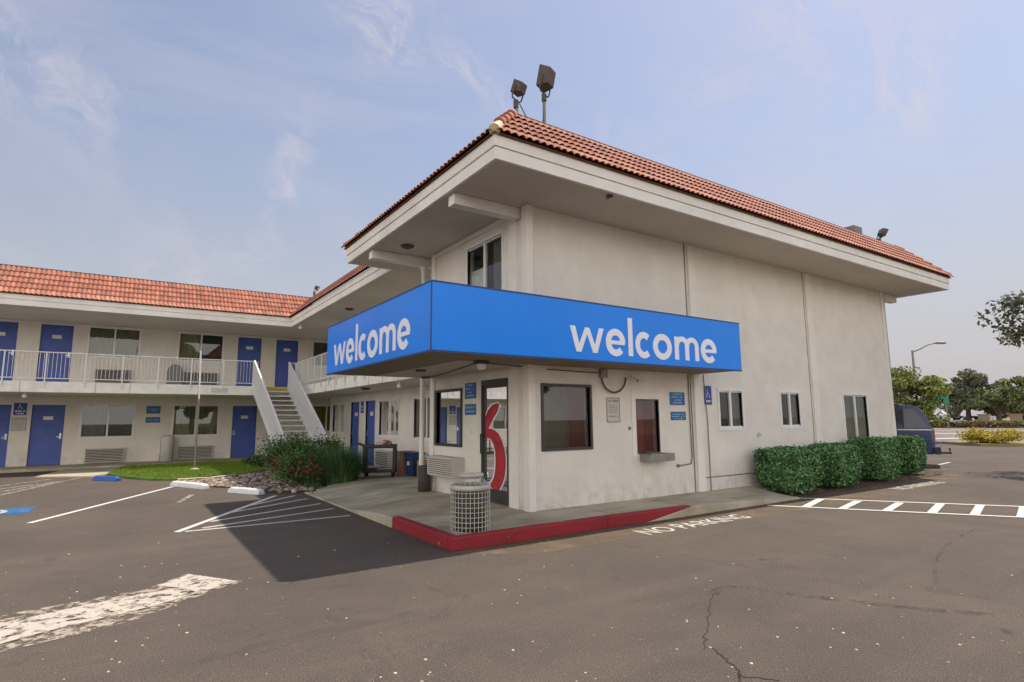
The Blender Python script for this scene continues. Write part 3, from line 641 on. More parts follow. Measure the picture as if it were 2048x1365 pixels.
arc([(1180, 1085), (1250, 1093), (1340, 1103), (1400, 1120), (1500, 1135)], 0.03)
# pale chips of gravel strewn on the asphalt
gp = MB(); ti = []
for i in range(260):
    if i < 190: u, v = random.uniform(0, 2048), random.uniform(1110, 1365)
    else: u, v = random.uniform(0, 2048), random.uniform(1030, 1200)
    p = G(u, v); s_ = .0028+.011*random.random()**3.0
    if -2 < p.x < 14 and p.y > -1.1: continue
    gp.add([(p.x+q[0]*s_, p.y+q[1]*s_, q[2]*s_*.5+.002) for q in icov], icof); g_ = random.uniform(1.4, 3.0); ti += [(g_, g_*.95, g_*.85)]*20
tag(gp.build('gravel_chips', 'rock', None, tint=ti), 'small pale gravel chips strewn over the asphalt', 'gravel', kind='stuff')

# distance: road, island, verge
struct(sheet([(36.8, -45), (90, -45), (90, 60), (36.8, 60)], -0.006), 'road', 'road')
isl = [(31.8, 3.9), (33.5, 2.2), (36.5, -3.5), (39, -12), (42, -12), (41, 0), (38, 6.2), (34, 6.4)]
struct(MB().prism(isl, -0.01, 0.13), 'grass_island', 'drygrass')
struct(sheet([(56, -40), (57.2, -40), (57.2, 55), (56, 55)], 0.004), 'road_line', 'farwhite')
struct(sheet([(70, -40), (71.5, -40), (71.5, 55), (70, 55)], 0.004), 'kerb_line', 'concretelight')
struct(sheet([(44.5, 8.5), (45.1, 9.3), (35.5, 11.5), (35.3, 11)], 0.004), 'road_edge_line', 'farwhite')
struct(sheet([(84, -45), (300, -45), (300, 200), (84, 200)], 0.01), 'verge', 'drygrass')

# ================================================================= OFFICE BUILDING
OB = thing('office_building', 'two-storey pale stucco motel office block with clay tiled roof and blue welcome canopy', 'building')
L_ = WY(0.0); F_ = WX(0.0)
XE = 12.86; YN = 3.62
# holes: long wall
dark = (0.28, 1.13, 1.30, 2.16); drive = (2.45, 0.98, 3.04, 1.95)
w3 = (4.93, 1.40, 5.72, 2.18); w4 = (7.22, 1.40, 7.98, 2.18); w5 = (10.10, 1.00, 11.32, 2.18)
wm = MB(); wall(wm, L_, 0.0, XE, 0.0, ZS, [dark, drive, w3, w4, w5])
fw_ = (2.29, 1.13, 3.36, 2.18); fd = (0.62, 0.15, 1.54, 2.33); uw = (0.78, 3.35, 2.05, 4.97)
wall(wm, F_, 0.0, YN, 0.0, ZS, [fw_, fd, uw])
wm.add([(0, YN, 0), (1.35, YN, 0), (1.35, YN, ZS), (0, YN, ZS)], [(0, 1, 2, 3)])
wm.add([(XE, 0, 0), (XE, 9, 0), (XE, 9, ZS), (XE, 0, ZS)], [(0, 1, 2, 3)])
wm.add([(XE, 9, 0), (1.35, 9, 0), (1.35, 9, ZS), (XE, 9, ZS)], [(0, 1, 2, 3)])
wm.build('wall', 'stucco', OB)
# corner post, pilasters, control joints
def pil(mb, mp, u0, u1, v0, v1, d): mb.box((u0, v0, -0.01), (u1, v1, d), mp)
p = MB(); p.box((-0.045, -0.05, 0.15), (0.085, 0.12, ZS-.002)); p.build('corner_trim', 'trim', OB, bevel=0.004)
p = MB(); pil(p, F_, 0.30, 0.56, 0.15, ZS-.002, 0.02); p.build('pilaster', 'trim', OB)
p = MB(); pil(p, L_, 4.10, 4.32, 0.15, ZS-.002, 0.045); p.build('pilaster', 'trim', OB, bevel=0.004)
p = MB(); pil(p, L_, 4.02, 4.045, 0.15, ZS-.002, 0.012); pil(p, L_, 4.35, 4.365, 0.15, ZS-.002, 0.006); p.build('control_joint', 'pipe', OB)
p = MB(); pil(p, L_, 8.60, 8.86, 0.05, ZS-.002, 0.045); p.build('pilaster', 'trim', OB, bevel=0.004)
p = MB(); pil(p, L_, 8.54, 8.555, 0.05, ZS-.002, 0.008); p.build('control_joint', 'pipe', OB)
p = MB(); pil(p, L_, 12.70, 12.90, 0.05, ZS-.002, 0.04); p.box((12.862, -0.04, .05), (12.90, .16, ZS-.002)); p.build('corner_trim', 'trim', OB, bevel=0.004)
p = MB(); pil(p, F_, 3.44, 3.62, 0.15, ZS-.002, 0.04); p.build('corner_trim', 'trim', OB, bevel=0.004)
p = MB(); pil(p, L_, 4.37, 12.68, 0.40, 0.42, 0.006); p.build('weep_screed', 'pipe', OB)
# beams under the soffit
for nm, a, b in (('beam', (-1.32, 0.16, ZS-.19), (-0.02, 0.36, ZS-.004)), ('beam', (-1.32, 3.86, ZS-.19), (1.3, 4.06, ZS-.004)), ('beam', (XE+.04, 0.02, ZS-.2), (13.86, 0.22, ZS-.004))):
    MB().box(a, b).build(nm, 'fascia', OB, bevel=0.006)
MB().box((-0.03, 0.6, ZS-.10), (-0.002, 3.44, ZS-.003)).build('frieze_board', 'trim', OB)
# soffit
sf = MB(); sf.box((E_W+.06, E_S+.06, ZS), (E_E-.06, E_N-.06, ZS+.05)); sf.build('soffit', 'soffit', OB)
# fascia: lower board set back, upper board proud
def fascia_rect(x0, y0, x1, y1, z0, z1, t=0.05):
    m_ = MB(); m_.box((x0, y0, z0), (x1, y0+t, z1)).box((x0, y1-t, z0), (x1, y1, z1)).box((x0, y0+t, z0), (x0+t, y1-t, z1)).box((x1-t, y0+t, z0), (x1, y1-t, z1)); return m_
fascia_rect(E_W+.025, E_S+.025, E_E-.025, E_N-.025, ZS-.012, ZS+.168).build('fascia', 'fascia', OB, bevel=0.004)
fascia_rect(E_W, E_S, E_E, E_N, ZS+.172, ZF).build('fascia', 'fascia', OB, bevel=0.004)
# mansard
RUN, RISE = 1.07, 1.05; eo = 0.04
H_ = (RUN, RISE); ze = ZF+.012
roof_face('roof_tiles', OB, (E_W-eo, E_S-eo, ze), (1, 0, 0), E_E-E_W+2*eo, (0, 1, 0), H_, rL=RUN, rR=0.80)
roof_face('roof_tiles', OB, (E_W-eo, E_N+eo, ze), (0, -1, 0), E_N-E_S+2*eo, (1, 0, 0), H_, rL=RUN, rR=RUN)
roof_face('roof_tiles', OB, (E_E+eo, E_S-eo, ze), (0, 1, 0), E_N-E_S+2*eo, (-1, 0, 0), (0.80, RISE), rL=RUN, rR=RUN)
roof_face('roof_tiles', OB, (E_E+eo, E_N+eo, ze), (-1, 0, 0), E_E-E_W+2*eo, (0, -1, 0), H_, rL=0.80, rR=RUN)
rz = ze+RISE; rx0, rx1, ry0, ry1 = E_W-eo+RUN, E_E+eo-.80, E_S-eo+RUN, E_N+eo-RUN
m_ = MB()
m_.box((rx0-.05, ry0-.05, rz-.02), (rx1+.05, ry0+.10, rz+.035)).box((rx0-.05, ry0+.10, rz-.02), (rx0+.10, ry1+.05, rz+.035)).box((rx1-.10, ry0+.10, rz-.02), (rx1+.05, ry1+.05, rz+.035)).box((rx0+.1, ry1-.10, rz-.02), (rx1-.1, ry1+.05, rz+.035))
m_.build('ridge_flashing', 'ridge', OB, bevel=0.01)
MB().box((E_W+.1, E_S+.1, ZF-.08), (E_E-.1, E_N-.1, ZF)).box((rx0+.11, ry0+.11, ZF), (rx1-.11, ry1-.11, rz-.15)).build('roof_deck', 'ridge', OB)
MB().box((1.35, E_N, ZS), (XE, 9, ZF)).build('rear_roof_deck', 'ridge', OB)
fascia_rect(E_W+.01, E_S+.01, E_E-.01, E_N-.01, ZF, ZF+.045, .12).build('eave_closure', 'tileunder', OB)
# hip tiles
def hip(A, B, n, parent):
    A, B = Vector(A), Vector(B); hb = MB(); ti = []; d = (B-A)/n
    for i in range(n):
        a = A+d*i; b = A+d*(i+1.12); k = len(hb.f); hb.cyl(a+Vector((0, 0, .02)), b-Vector((0, 0, .012)), .085, .065, 10); g_ = random.uniform(.8, 1.2); ti += [(g_, g_, g_)]*(len(hb.f)-k)
    hb.build('hip_tile', 'tile', parent, tint=ti)
hip((E_W+.20, E_S+.20, ze+.27), (rx0, ry0, rz+.03), 4, OB); hip((E_E+.02, E_S-.02, ze+.03), (rx1, ry0, rz+.02), 6, OB); hip((E_W-.02, E_N+.02, ze+.03), (rx0, ry1, rz+.02), 5, OB)
m_ = MB(); m_.cyl((E_W-.02, E_S-.02, ze+.03), (E_W+.27, E_S+.27, ze+.32), .085, .07, 10); m_.build('pale_hip_tile', 'tilepale', OB, label='pale cream hip starter tile at the front corner of the roof')
# windows and doors
window(OB, L_, *dark[:2], *dark[2:], frame='darkframe', fw=.045, mull=False, interior='redinterior', deep=0.9, proud=0.025)
window(OB, L_, *drive[:2], *drive[2:], frame='darkframe', fw=.02, mull=False, interior='redinterior', deep=0.4, proud=0.012)
window(OB, L_, *w3[:2], *w3[2:], 'curtaingrey', [(.68, 1)]); window(OB, L_, *w4[:2], *w4[2:], 'curtaingrey', [(.55, 1)]); window(OB, L_, *w5[:2], *w5[2:], 'curtaingrey', [(0, 1)])
window(OB, F_, fw_[0], fw_[1], fw_[2], fw_[3], frame='darkframe', fw=.05, mull=False, interior='lobbypale', deep=1.5, proud=0.03)
uwo = window(OB, F_, uw[0], uw[1], uw[2], uw[3], 'curtaingrey', [(0, .42)])
curtain_mb(F_, uw[0]+.68, uw[2]-.02, uw[1], uw[1]+1.18, -0.10).build('curtain', 'curtainwhite', uwo)
# drive-up window surround
m_ = MB()
m_.box((drive[0]-.12, drive[1]-.08, 0), (drive[0]-.02, drive[3]+.14, .02), L_).box((drive[2]+.02, drive[1]-.08, 0), (drive[2]+.10, drive[3]+.14, .02), L_).box((drive[0]-.02, drive[3]+.02, 0), (drive[2]+.02, drive[3]+.14, .02), L_)
m_.build('window_surround', 'trim', OB, bevel=.003)
# transaction tray
tr = MB(); tr.box((2.50, -0.27, 0.82), (3.16, -0.001, 0.96)); tr.box((2.62, -0.20, 0.962), (2.98, -0.03, 0.975)); tr.build('transaction_tray', 'steel', OB, bevel=.006)
# glazed entrance door
fy0, fz0, fy1, fz1 = fd
df = MB(); t = .075
for q in (((fy0, fz0, -.09), (fy0+.05, fz1, -.0)), ((fy1-.05, fz0, -.09), (fy1, fz1, -.0)), ((fy0+.05, fz1-.10, -.09), (fy1-.05, fz1, -.0)), ((fy0+.05, fz0, -.085), (fy1-.05, fz0+.24, -.02)),
          ((fy0+.05, fz0+.24, -.08), (fy0+.085, fz1-.10, -.02)), ((fy1-.085, fz0+.24, -.08), (fy1-.05, fz1-.10, -.02)), ((fy0+.085, fz1-.15, -.08), (fy1-.085, fz1-.10, -.02))):
    df.box(q[0], q[1], F_)
ed = df.build('entrance_door', 'darkframe', OB, bevel=.003)
MB().add([F_(fy0+.085, fz0+.24, -.05), F_(fy1-.085, fz0+.24, -.05), F_(fy1-.085, fz1-.15, -.05), F_(fy0+.085, fz1-.15, -.05)], [(0, 1, 2, 3)]).build('door_glass', 'doorglass', ed)
m_ = MB(); e = .02
q = [(fy0-e, fz0), (fy1+e, fz0), (fy1+e, fz1+e), (fy0-e, fz1+e)]
m_.add([F_(*x, -.095) for x in q]+[F_(*x, -1.5) for x in q], [(0, 1, 5, 4), (1, 2, 6, 5), (2, 3, 7, 6), (3, 0, 4, 7), (4, 5, 6, 7)]); m_.build('lobby_interior', 'lobbypale', ed)
MB().tube([F_(fy1-.068, 1.0, -.02), F_(fy1-.068, 1.0, .05), F_(fy1-.068, 1.35, .05), F_(fy1-.068, 1.35, -.02)], .012).build('handle', 'darkframe', ed)
MB().box((fy0, .15, -.09), (fy1, .17, .06), F_).build('threshold', 'steel', ed)
# big red 6 on the glass
C6 = lambda u, v: (780+u/3.593, 740+v/3.593)
pairs = [((770, 237), (786, 249)), ((735, 253), (772, 301)), ((704, 290), (742, 352)), ((681, 338), (716, 405)), ((677, 400), (706, 424)), ((677, 445), (714, 422)), ((677, 500), (742, 428)),
         ((700, 488), (778, 455)), ((722, 498), (806, 512)), ((742, 535), (824, 575)), ((755, 590), (832, 645)), ((758, 660), (831, 700)), ((755, 720), (825, 760)), ((745, 775), (812, 812)), ((728, 808), (786, 864)), ((715, 818), (745, 860)), ((700, 815), (715, 838)), ((679, 795), (690, 815))]
def six(grow, x, name, m):
    mb = MB(); A, B = [], []
    for a, b in pairs:
        pa, pb = FX(*C6(*a), x), FX(*C6(*b), x); d = (pb-pa); d.normalize(); pa = pa-d*grow; pb = pb+d*grow; pa.y = min(pa.y, fy1-.084); A.append(pa); B.append(pb)
    n = len(A); e0 = (A[0]-A[1]).normalized()*grow; A[0] += e0; B[0] += e0
    mb.add([(x, q.y, q.z) for q in A+B], [(i, i+1, n+i+1, n+i) for i in range(n-1)]); return mb.build(name, m, ed)
six(.034, .046, 'number_outline', 'letter'); six(.0, .042, 'number_decal', 'redpaint')
# downspouts
ds = MB(); ds.cyl((-.05, 3.98, .15), (-.05, 3.98, ZS-.35), .055, n=12); ds.build('downspout', 'trim', OB)
MB().cyl((-.05, 3.98, ZS-.35), (-.05, 3.98, ZS-.02), .06, .14, 12).build('downspout_head', 'trim', OB)

# ---------------------------------------------------------------- blue welcome canopy
SX, SY, SE, SN, SB, ST = -2.27, -1.01, 4.31, 3.60, 2.50, 3.41
CN = thing('sign_canopy', 'bright blue canopy fascia reading welcome on both faces above the office entrance', 'sign', (0, 0, 0))
t = .28
b = MB(); b.box((SX, SY, SB+.012), (SE, SY+t, ST)).box((SX, SY+t, SB+.012), (SX+t, SN, ST)); b.build('sign_panel', 'signblue', CN, bevel=.004)
e = MB(); e.box((SX-.006, SY-.006, ST), (SE+.006, SY+t+.004, ST+.02)).box((SX-.006, SY+t+.004, ST), (SX+t+.004, SN+.006, ST+.02)); e.build('top_edge', 'signtrim', CN)
e = MB(); e.box((SX-.004, SY-.004, SB-.012), (SE+.004, SY+.03, SB+.01)).box((SX-.004, SY+.03, SB-.012), (SX+.03, SN+.004, SB+.01)); e.build('bottom_edge', 'signtrim', CN)
e = MB(); e.box((SX-.0035, SY-.0035, SB+.014), (SX+.012, SY+.012, ST-.002)); e.build('corner_seam', 'signtrim', CN)
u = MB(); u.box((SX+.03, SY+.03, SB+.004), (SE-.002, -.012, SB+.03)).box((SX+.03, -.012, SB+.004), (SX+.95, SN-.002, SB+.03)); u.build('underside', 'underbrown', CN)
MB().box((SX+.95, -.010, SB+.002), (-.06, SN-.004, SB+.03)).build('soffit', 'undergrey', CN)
MB().box((SX+t, SY+t, SB+.5), (SE, -.012, SB+.54)).box((SX+t, -.012, SB+.5), (-.06, SN, SB+.54)).build('canopy_deck', 'ridge', CN)
MB().box((SE-.04, SY+t+.003, SB+.03), (SE, -.06, ST)).build('side_panel', 'signblue', CN)
MB().box((SX+t+.003, SN-.04, SB+.03), (-.06, SN, ST)).build('side_panel', 'signblue', CN)
# lettering strokes (x in letter units, x-height 1)
def arcp(cx, cy, rx, ry, a0, a1, n=22): return [(cx+rx*math.cos(R_(a0+(a1-a0)*i/n)), cy+ry*math.sin(R_(a0+(a1-a0)*i/n))) for i in range(n+1)]
def stroke(pts, w, clos=False):
    mb = []; P = [Vector(p) for p in pts]; n = len(P); Lp, Rp = [], []
    for i, p in enumerate(P):
        a = P[i-1] if (i > 0 or clos) else p; c = P[(i+1) % n] if (i < n-1 or clos) else p
        d1 = (p-a).normalized() if (p-a).length > 1e-9 else (c-p).normalized(); d2 = (c-p).normalized() if (c-p).length > 1e-9 else d1
        n1 = Vector((-d1.y, d1.x)); n2 = Vector((-d2.y, d2.x)); nn = (n1+n2).normalized(); k = w/2/max(.5, nn.dot(n1))
        Lp.append(p+nn*k); Rp.append(p-nn*k)
    return [[Lp[i], Lp[(i+1) % n], Rp[(i+1) % n], Rp[i]] for i in range(n if clos else n-1)]
w_ = .265
def poly(*pts): return [[Vector(p) for p in pts]]
LET = {}
# w as four solid parallelograms
LET['w'] = poly((0, 1), (.235, 1), (.50, .02), (.28, .02)) + poly((.28, .02), (.50, .02), (.90, .98), (.70, .98)) + poly((.70, .98), (.90, .98), (1.27, .02), (1.06, .02)) + poly((1.06, .02), (1.27, .02), (1.60, 1), (1.37, 1))
LET['e'] = stroke(arcp(.5, .5, .39, .42, 0, 318), w_) + poly((.14, .42), (.99, .42), (.99, .575), (.14, .575))
LET['l'] = poly((0, 0), (.22, 0), (.22, 1.56), (0, 1.56))
LET['c'] = stroke(arcp(.5, .5, .39, .42, 48, 312), w_)
LET['o'] = stroke(arcp(.53, .5, .42, .42, 0, 360)[:-1], w_, True)
LET['m'] = poly((-.01, 0), (.22, 0), (.22, 1), (-.01, 1)) + stroke([(.105, .55)]+arcp(.42, .62, .29, .30, 160, 0)+[(.71, 0)], .225) + stroke([(.71, .5)]+arcp(1.01, .62, .29, .30, 165, 0)+[(1.30, 0)], .225)
def welcome(org, U, parent):
    U = Vector(U); Zv = Vector((0, 0, 1)); Nn = U.cross(Zv)
    xh = .405; info = [('w', .0, .69, 1.60), ('e', .74, 1.15, 1.0), ('l', 1.23, 1.33, .22), ('c', 1.40, 1.76, .93), ('o', 1.82, 2.27, 1.06), ('m', 2.36, 3.00, 1.42), ('e', 3.07, 3.50, 1.0)]
    for k, a, b, ww in info:
        mb = MB(); sx = (b-a)/ww
        for i, q in enumerate(LET[k]):
            dz = .00012*i
            P = [Vector(org)+U*(a+p.x*sx)+Zv*(p.y*xh)+Nn*(.008+dz*.4) for p in q]; B_ = [x-Nn*(.007+dz*.4) for x in P]; m = len(P)
            mb.add(P+B_, [tuple(range(m)), tuple(range(m, 2*m))[::-1]]+[(i2, m+i2, m+(i2+1) % m, (i2+1) % m) for i2 in range(m)])
        mb.build('letter', 'letter', parent)
welcome((.05, SY, 2.62), (1, 0, 0), CN); welcome((SX, 3.14, 2.62), (0, -1, 0), CN)

# ================================================================= ROOM WING (side wing and far wing, one L-shaped building)
RW = thing('motel_room_wing', 'two-storey L-shaped motel wing with blue doors, white balcony rails and orange tiled roof', 'building')
YW = 18.9; XS = 1.35; Gm = WY(YW); Sm = WX(XS); ZB = 2.55; ZT = 2.88; XL = -13.6
gdoors = [(-8.24, -7.30), (-9.74, -8.80), (-1.74, -0.80)]; udoors = [(-8.22, -7.28), (-9.80, -8.86), (-1.68, -0.76), (-0.14, 0.78)]
gwins = [(-6.78, -5.22), (-3.86, -2.30), (-12.6, -11.0)]; uwins = [(-6.78, -5.22), (-3.84, -2.28), (1.46, 3.0), (-12.6, -11.0)]
holes = [(a, .10, b, 2.25) for a, b in gdoors]+[(a, 3.0, b, 5.17) for a, b in udoors]+[(a, 1.06, b, 2.26) for a, b in gwins]+[(a, 4.08, b, 5.19) for a, b in uwins]+[(1.40, 1.12, 2.9, 2.28)]
holes = [(a, c if c != 3.0 else 3.06, b, d) for a, c, b, d in holes]
wm = MB(); wall(wm, Gm, XL, 6.0, 0, ZS, holes)
sdoors = [(13.05, 13.95, .15, 2.26), (11.2, 12.1, .15, 2.26)]; swins = [(14.05, 15.2, 1.15, 2.23), (8.55, 10.12, 1.12, 2.23), (6.0, 7.45, 1.10, 2.22)]
sdoors = [(12.15, 13.05, .15, 2.26), (10.60, 11.50, .15, 2.26)]; swins = [(13.75, 15.2, 1.15, 2.23), (8.60, 10.20, 1.12, 2.23), (5.9, 7.50, 1.10, 2.22)]
sup = [(12.15, 13.05, 3.0, 5.1), (10.60, 11.50, 3.0, 5.1)]
supw = [(8.6, 10.2, 4.0, 5.1)]
wm.build('wall', 'stucco', RW); wm = MB(); wall(wm, Sm, YN, 15.62, 0, ZS, [(a, c, b, d) for a, b, c, d in sdoors+swins+sup+supw])
wm.add([(XS, 15.62, 0), (6, 15.62, 0), (6, 15.62, ZS), (XS, 15.62, ZS)], [(0, 1, 2, 3)])
wm.build('wall', 'stucco', RW)
for i, (a, b) in enumerate(gdoors): door(RW, Gm, a, .10, b, 2.25, 1 if i < 2 else -1)
for a, b in udoors: door(RW, Gm, a, 3.06, b, 5.17, 1)
for a, b, c, d in sdoors+sup: door(RW, Sm, a, c, b, d, 1)
window(RW, Gm, gwins[0][0], 1.06, gwins[0][1], 2.26, 'curtaingrey', [(0, .45)], fw=.07); window(RW, Gm, gwins[1][0], 1.06, gwins[1][1], 2.26, 'curtain', [(0, 1)], fw=.07); window(RW, Gm, gwins[2][0], 1.06, gwins[2][1], 2.26, 'curtain', fw=.07)
window(RW, Gm, uwins[0][0], 4.08, uwins[0][1], 5.19, 'curtain', [(0, 1)], fw=.07); window(RW, Gm, uwins[1][0], 4.08, uwins[1][1], 5.19, 'curtain', [(0, .5)], fw=.07); window(RW, Gm, uwins[2][0], 4.08, uwins[2][1], 5.19, 'curtaingrey', fw=.07); window(RW, Gm, uwins[3][0], 4.08, uwins[3][1], 5.19, 'curtain', fw=.07)
window(RW, Gm, 1.40, 1.12, 2.9, 2.28, 'goldcurtain', [(0, 1)], fw=.07)
for k, (a, b, c, d) in enumerate(swins): window(RW, Sm, a, c, b, d, 'curtaingrey' if k != 1 else 'curtainwhite', [(0, 1)] if k == 0 else ([(.5, 1)] if k == 1 else [(0, 1)]), fw=.06)
for a, b, c, d in supw: window(RW, Sm, a, c, b, d, 'curtain', fw=.06)
# balcony slab in panels with joints
bl = MB(); bl.box((XL, 15.20, ZB), (6, YW-.002, ZT)).box((-0.12, YN+.42, ZB), (XS-.002, 15.20, ZT)); bl.build('balcony_slab', 'slab', RW, bevel=.008)
jn = MB()
for x in [-12.2, -10.2, -8.2, -6.33, -5.4, -3.4, -1.55]: jn.box((x-.006, 15.196, ZB+.01), (x+.006, 15.2, ZT-.01))
for y in (5.2, 6.2, 7.2, 8.2, 9.2, 10.2, 11.2, 12.6, 14): jn.box((-.1245, y-.006, ZB+.01), (-.12, y+.006, ZT-.01))
jn.build('slab_joint', 'pipe', RW)
# soffit, fascia, roof
EX, EY = -0.38, 15.30
MB().box((XL, EY+.05, ZS), (6, YW+.3, ZS+.05)).box((EX+.05, E_N+.002, ZS), (XS+.3, EY+.05, ZS+.05)).build('soffit', 'soffit', RW)
def lf(z0, z1, o, nm):
    m_ = MB(); m_.box((XL, EY-o, z0), (EX-o+.05, EY-o+.05, z1)).box((EX-o, E_N+.003, z0), (EX-o+.05, EY-o, z1)); m_.build(nm, 'fascia', RW, bevel=.004)
lf(ZS-.012, ZS+.168, -.025, 'fascia'); lf(ZS+.172, ZF, 0, 'fascia')
roof_face('roof_tiles', RW, (XL, EY-eo, ze), (1, 0, 0), EX-eo-XL, (0, 1, 0), H_, rL=0, rR=-RUN)
roof_face('roof_tiles', RW, (EX-eo, EY-eo, ze), (0, -1, 0), EY-eo-E_N, (1, 0, 0), H_, rL=-RUN, rR=0)
m_ = MB(); m_.box((XL, EY-eo+RUN-.05, rz-.02), (EX-eo+RUN+.1, EY-eo+RUN+.1, rz+.035)).box((EX-eo+RUN-.05, E_N, rz-.02), (EX-eo+RUN+.1, EY-eo+RUN-.05, rz+.035)); m_.build('ridge_flashing', 'ridge', RW, bevel=.01)
MB().box((XL, EY+.1, ZF-.1), (6, YW+.3, ZF-.02)).box((XL, EY+RUN+.08, ZF-.02), (6, YW+.3, rz-.2)).box((EX+.1, E_N+.2, ZF-.1), (6, EY+.1, ZF-.02)).box((EX+RUN+.08, E_N+.2, ZF-.02), (6, EY+RUN+.08, rz-.2)).build('roof_deck', 'ridge', RW)
MB().cyl((0.05, 5.0, .15), (.05, 5.0, .16), .01).build('anchor', 'pipe', RW)

# ---------------------------------------------------------------- balcony railings
def railing(name, label, A, B, n_posts, z0=ZT, h=.93, inset=0.07, group='white balcony railings'):
    A, B = Vector(A), Vector(B); t = thing(name, label, 'railing', (A.x, A.y, z0), group=group); loc = (A.x, A.y, z0)
    d = B-A; Ln = d.length; u = d.normalized(); n = Vector((-u.y, u.x, 0))
    def bar(p, q, w, hh, z):
        m_ = MB(); a = n*w/2
        vs = [p-a, q-a, q+a, p+a]; m_.add([(v.x, v.y, z) for v in vs]+[(v.x, v.y, z+hh) for v in vs], [(0, 1, 2, 3), (4, 5, 6, 7), (0, 1, 5, 4), (1, 2, 6, 5), (2, 3, 7, 6), (3, 0, 4, 7)]); return local(m_, loc)
    bar(A, B, .035, .028, z0+h-.028).build('top_rail', 'rail', t); bar(A, B, .03, .025, z0+.09).build('bottom_rail', 'rail', t)
    for i in range(n_posts):
        p = A+d*(i/(n_posts-1)); m_ = MB(); m_.box((p.x-.017, p.y-.017, z0-.16), (p.x+.017, p.y+.017, z0+h+.0)); local(m_, loc).build('post', 'rail', t)
    m_ = MB(); k = int(Ln/.105)
    for i in range(1, k):
        p = A+d*(i/k); m_.box((p.x-.0055, p.y-.0055, z0+.115), (p.x+.0055, p.y+.0055, z0+h-.028))
    local(m_, loc).build('baluster_panel', 'rail', t)
    return t
railing('balcony_railing', 'long white metal balcony railing on the far wing, left of the stairs', (XL, 15.165, 0), (-1.66, 15.165, 0), 13)
railing('balcony_railing', 'short white metal balcony railing between the stairs and the inside corner', (-.36, 15.165, 0), (-.155, 15.165, 0), 2)
railing('balcony_railing', 'white metal balcony railing along the side wing behind the blue canopy', (-.155, 15.0, 0), (-.155, YN+.5, 0), 14)
# ---------------------------------------------------------------- stairs
SXa, SXb = -1.62, -.40; SYt, SYb = 15.18, 9.66; zb_ = .06
ST_ = thing('staircase', 'open white metal staircase climbing to the balcony at the inside corner', 'stairs', (-1.0, SYb, 0)); sl_ = (-1.0, SYb, 0)
NT = 15
for i in range(NT):
    z = zb_+(ZT-zb_)*(i+1)/(NT+1)+.0; y = SYb+(SYt-SYb)*(i+.5)/(NT+.5)
    m_ = MB(); m_.box((SXa+.03, y-.02, z-.05), (SXb-.03, y+.30, z)); local(m_, sl_).build('tread', 'tread' if i < NT-1 else 'yellow', ST_, bevel=.005)
    m_ = MB(); m_.box((SXa+.03, y-.024, z-.045), (SXb-.03, y-.018, z-.002)); local(m_, sl_).build('nosing', 'white', ST_)
slope = (ZT-zb_)/(SYt-SYb)
for x in (SXa, SXb):
    m_ = MB(); f = lambda y, o: zb_+(y-SYb)*slope+o
    m_.prism([(SYb-.1, max(.05, f(SYb-.1, -.10))), (SYt, f(SYt, -.22)), (SYt, f(SYt, .08)), (SYb-.1, f(SYb-.1, .18))], -.025, .025, lambda a, b, c: (x+c, a, b)); local(m_, sl_).build('stringer', 'rail', ST_)
    m_ = MB(); m_.prism([(SYb, f(SYb, .92)), (SYt, f(SYt, .92)), (SYt, f(SYt, .965)), (SYb, f(SYb, .965))], -.03, .03, lambda a, b, c: (x+c, a, b)); local(m_, sl_).build('handrail', 'rail', ST_)
    m_ = MB(); k = 50
    for i in range(k+1):
        y = SYb+.02+(SYt-SYb-.04)*i/k; m_.box((x-.018, y-.014, f(y, .05)), (x+.018, y+.014, f(y, .93)))
    local(m_, sl_).build('baluster_panel', 'rail', ST_)
# yellow safety strip at the stair head is the landing edge
m_ = MB().box((SXa+.03, 15.17, ZT-.14), (SXb-.03, 15.196, ZT-.01)); local(m_, sl_).build('landing_edge', 'yellow', ST_, label='yellow painted landing edge')

# ================================================================= OBJECTS
def chars(mb, mp, u0, u1, v, h, d, n=8, seed=0):     # a row of tiny illegible characters
    r = random.Random(seed); u = u0; st = (u1-u0)/n
    for i in range(n):
        if r.random() < .14: u += st; continue
        mb.box((u+st*.12, v, d), (u+st*.78, v+h*r.uniform(.85, 1), d+.001), mp)
        u += st
def sign(name, label, cat, mp, u0, v0, u1, v1, m, rows, ink='letter', edge=None, group=None, th=.012, ch=9, seedk=1, extra=None, d0=0.0):
    t = thing(name, label, cat, mp((u0+u1)/2, (v0+v1)/2, d0), group=group); loc = tuple(t.location)
    b = MB().box((u0, v0, d0), (u1, v1, d0+th), mp); local(b, loc).build('sign_panel', m, t, bevel=.003)
    if edge:
        b = MB(); w = .012
        b.box((u0, v0, d0+th), (u1, v0+w, d0+th+.003), mp).box((u0, v1-w, d0+th), (u1, v1, d0+th+.003), mp).box((u0, v0+w, d0+th), (u0+w, v1-w, d0+th+.003), mp).box((u1-w, v0+w, d0+th), (u1, v1-w, d0+th+.003), mp)
        local(b, loc).build('sign_border', edge, t)
    b = MB()
    for k, (a, c, fr, hh) in enumerate(rows):
        chars(b, mp, u0+(u1-u0)*a, u0+(u1-u0)*c, v0+(v1-v0)*fr, (v1-v0)*hh, d0+th+.001, ch, seedk*10+k)
    if b.v: local(b, loc).build('lettering', ink, t)
    if extra: extra(t, loc, d0+th+.001)
    return t
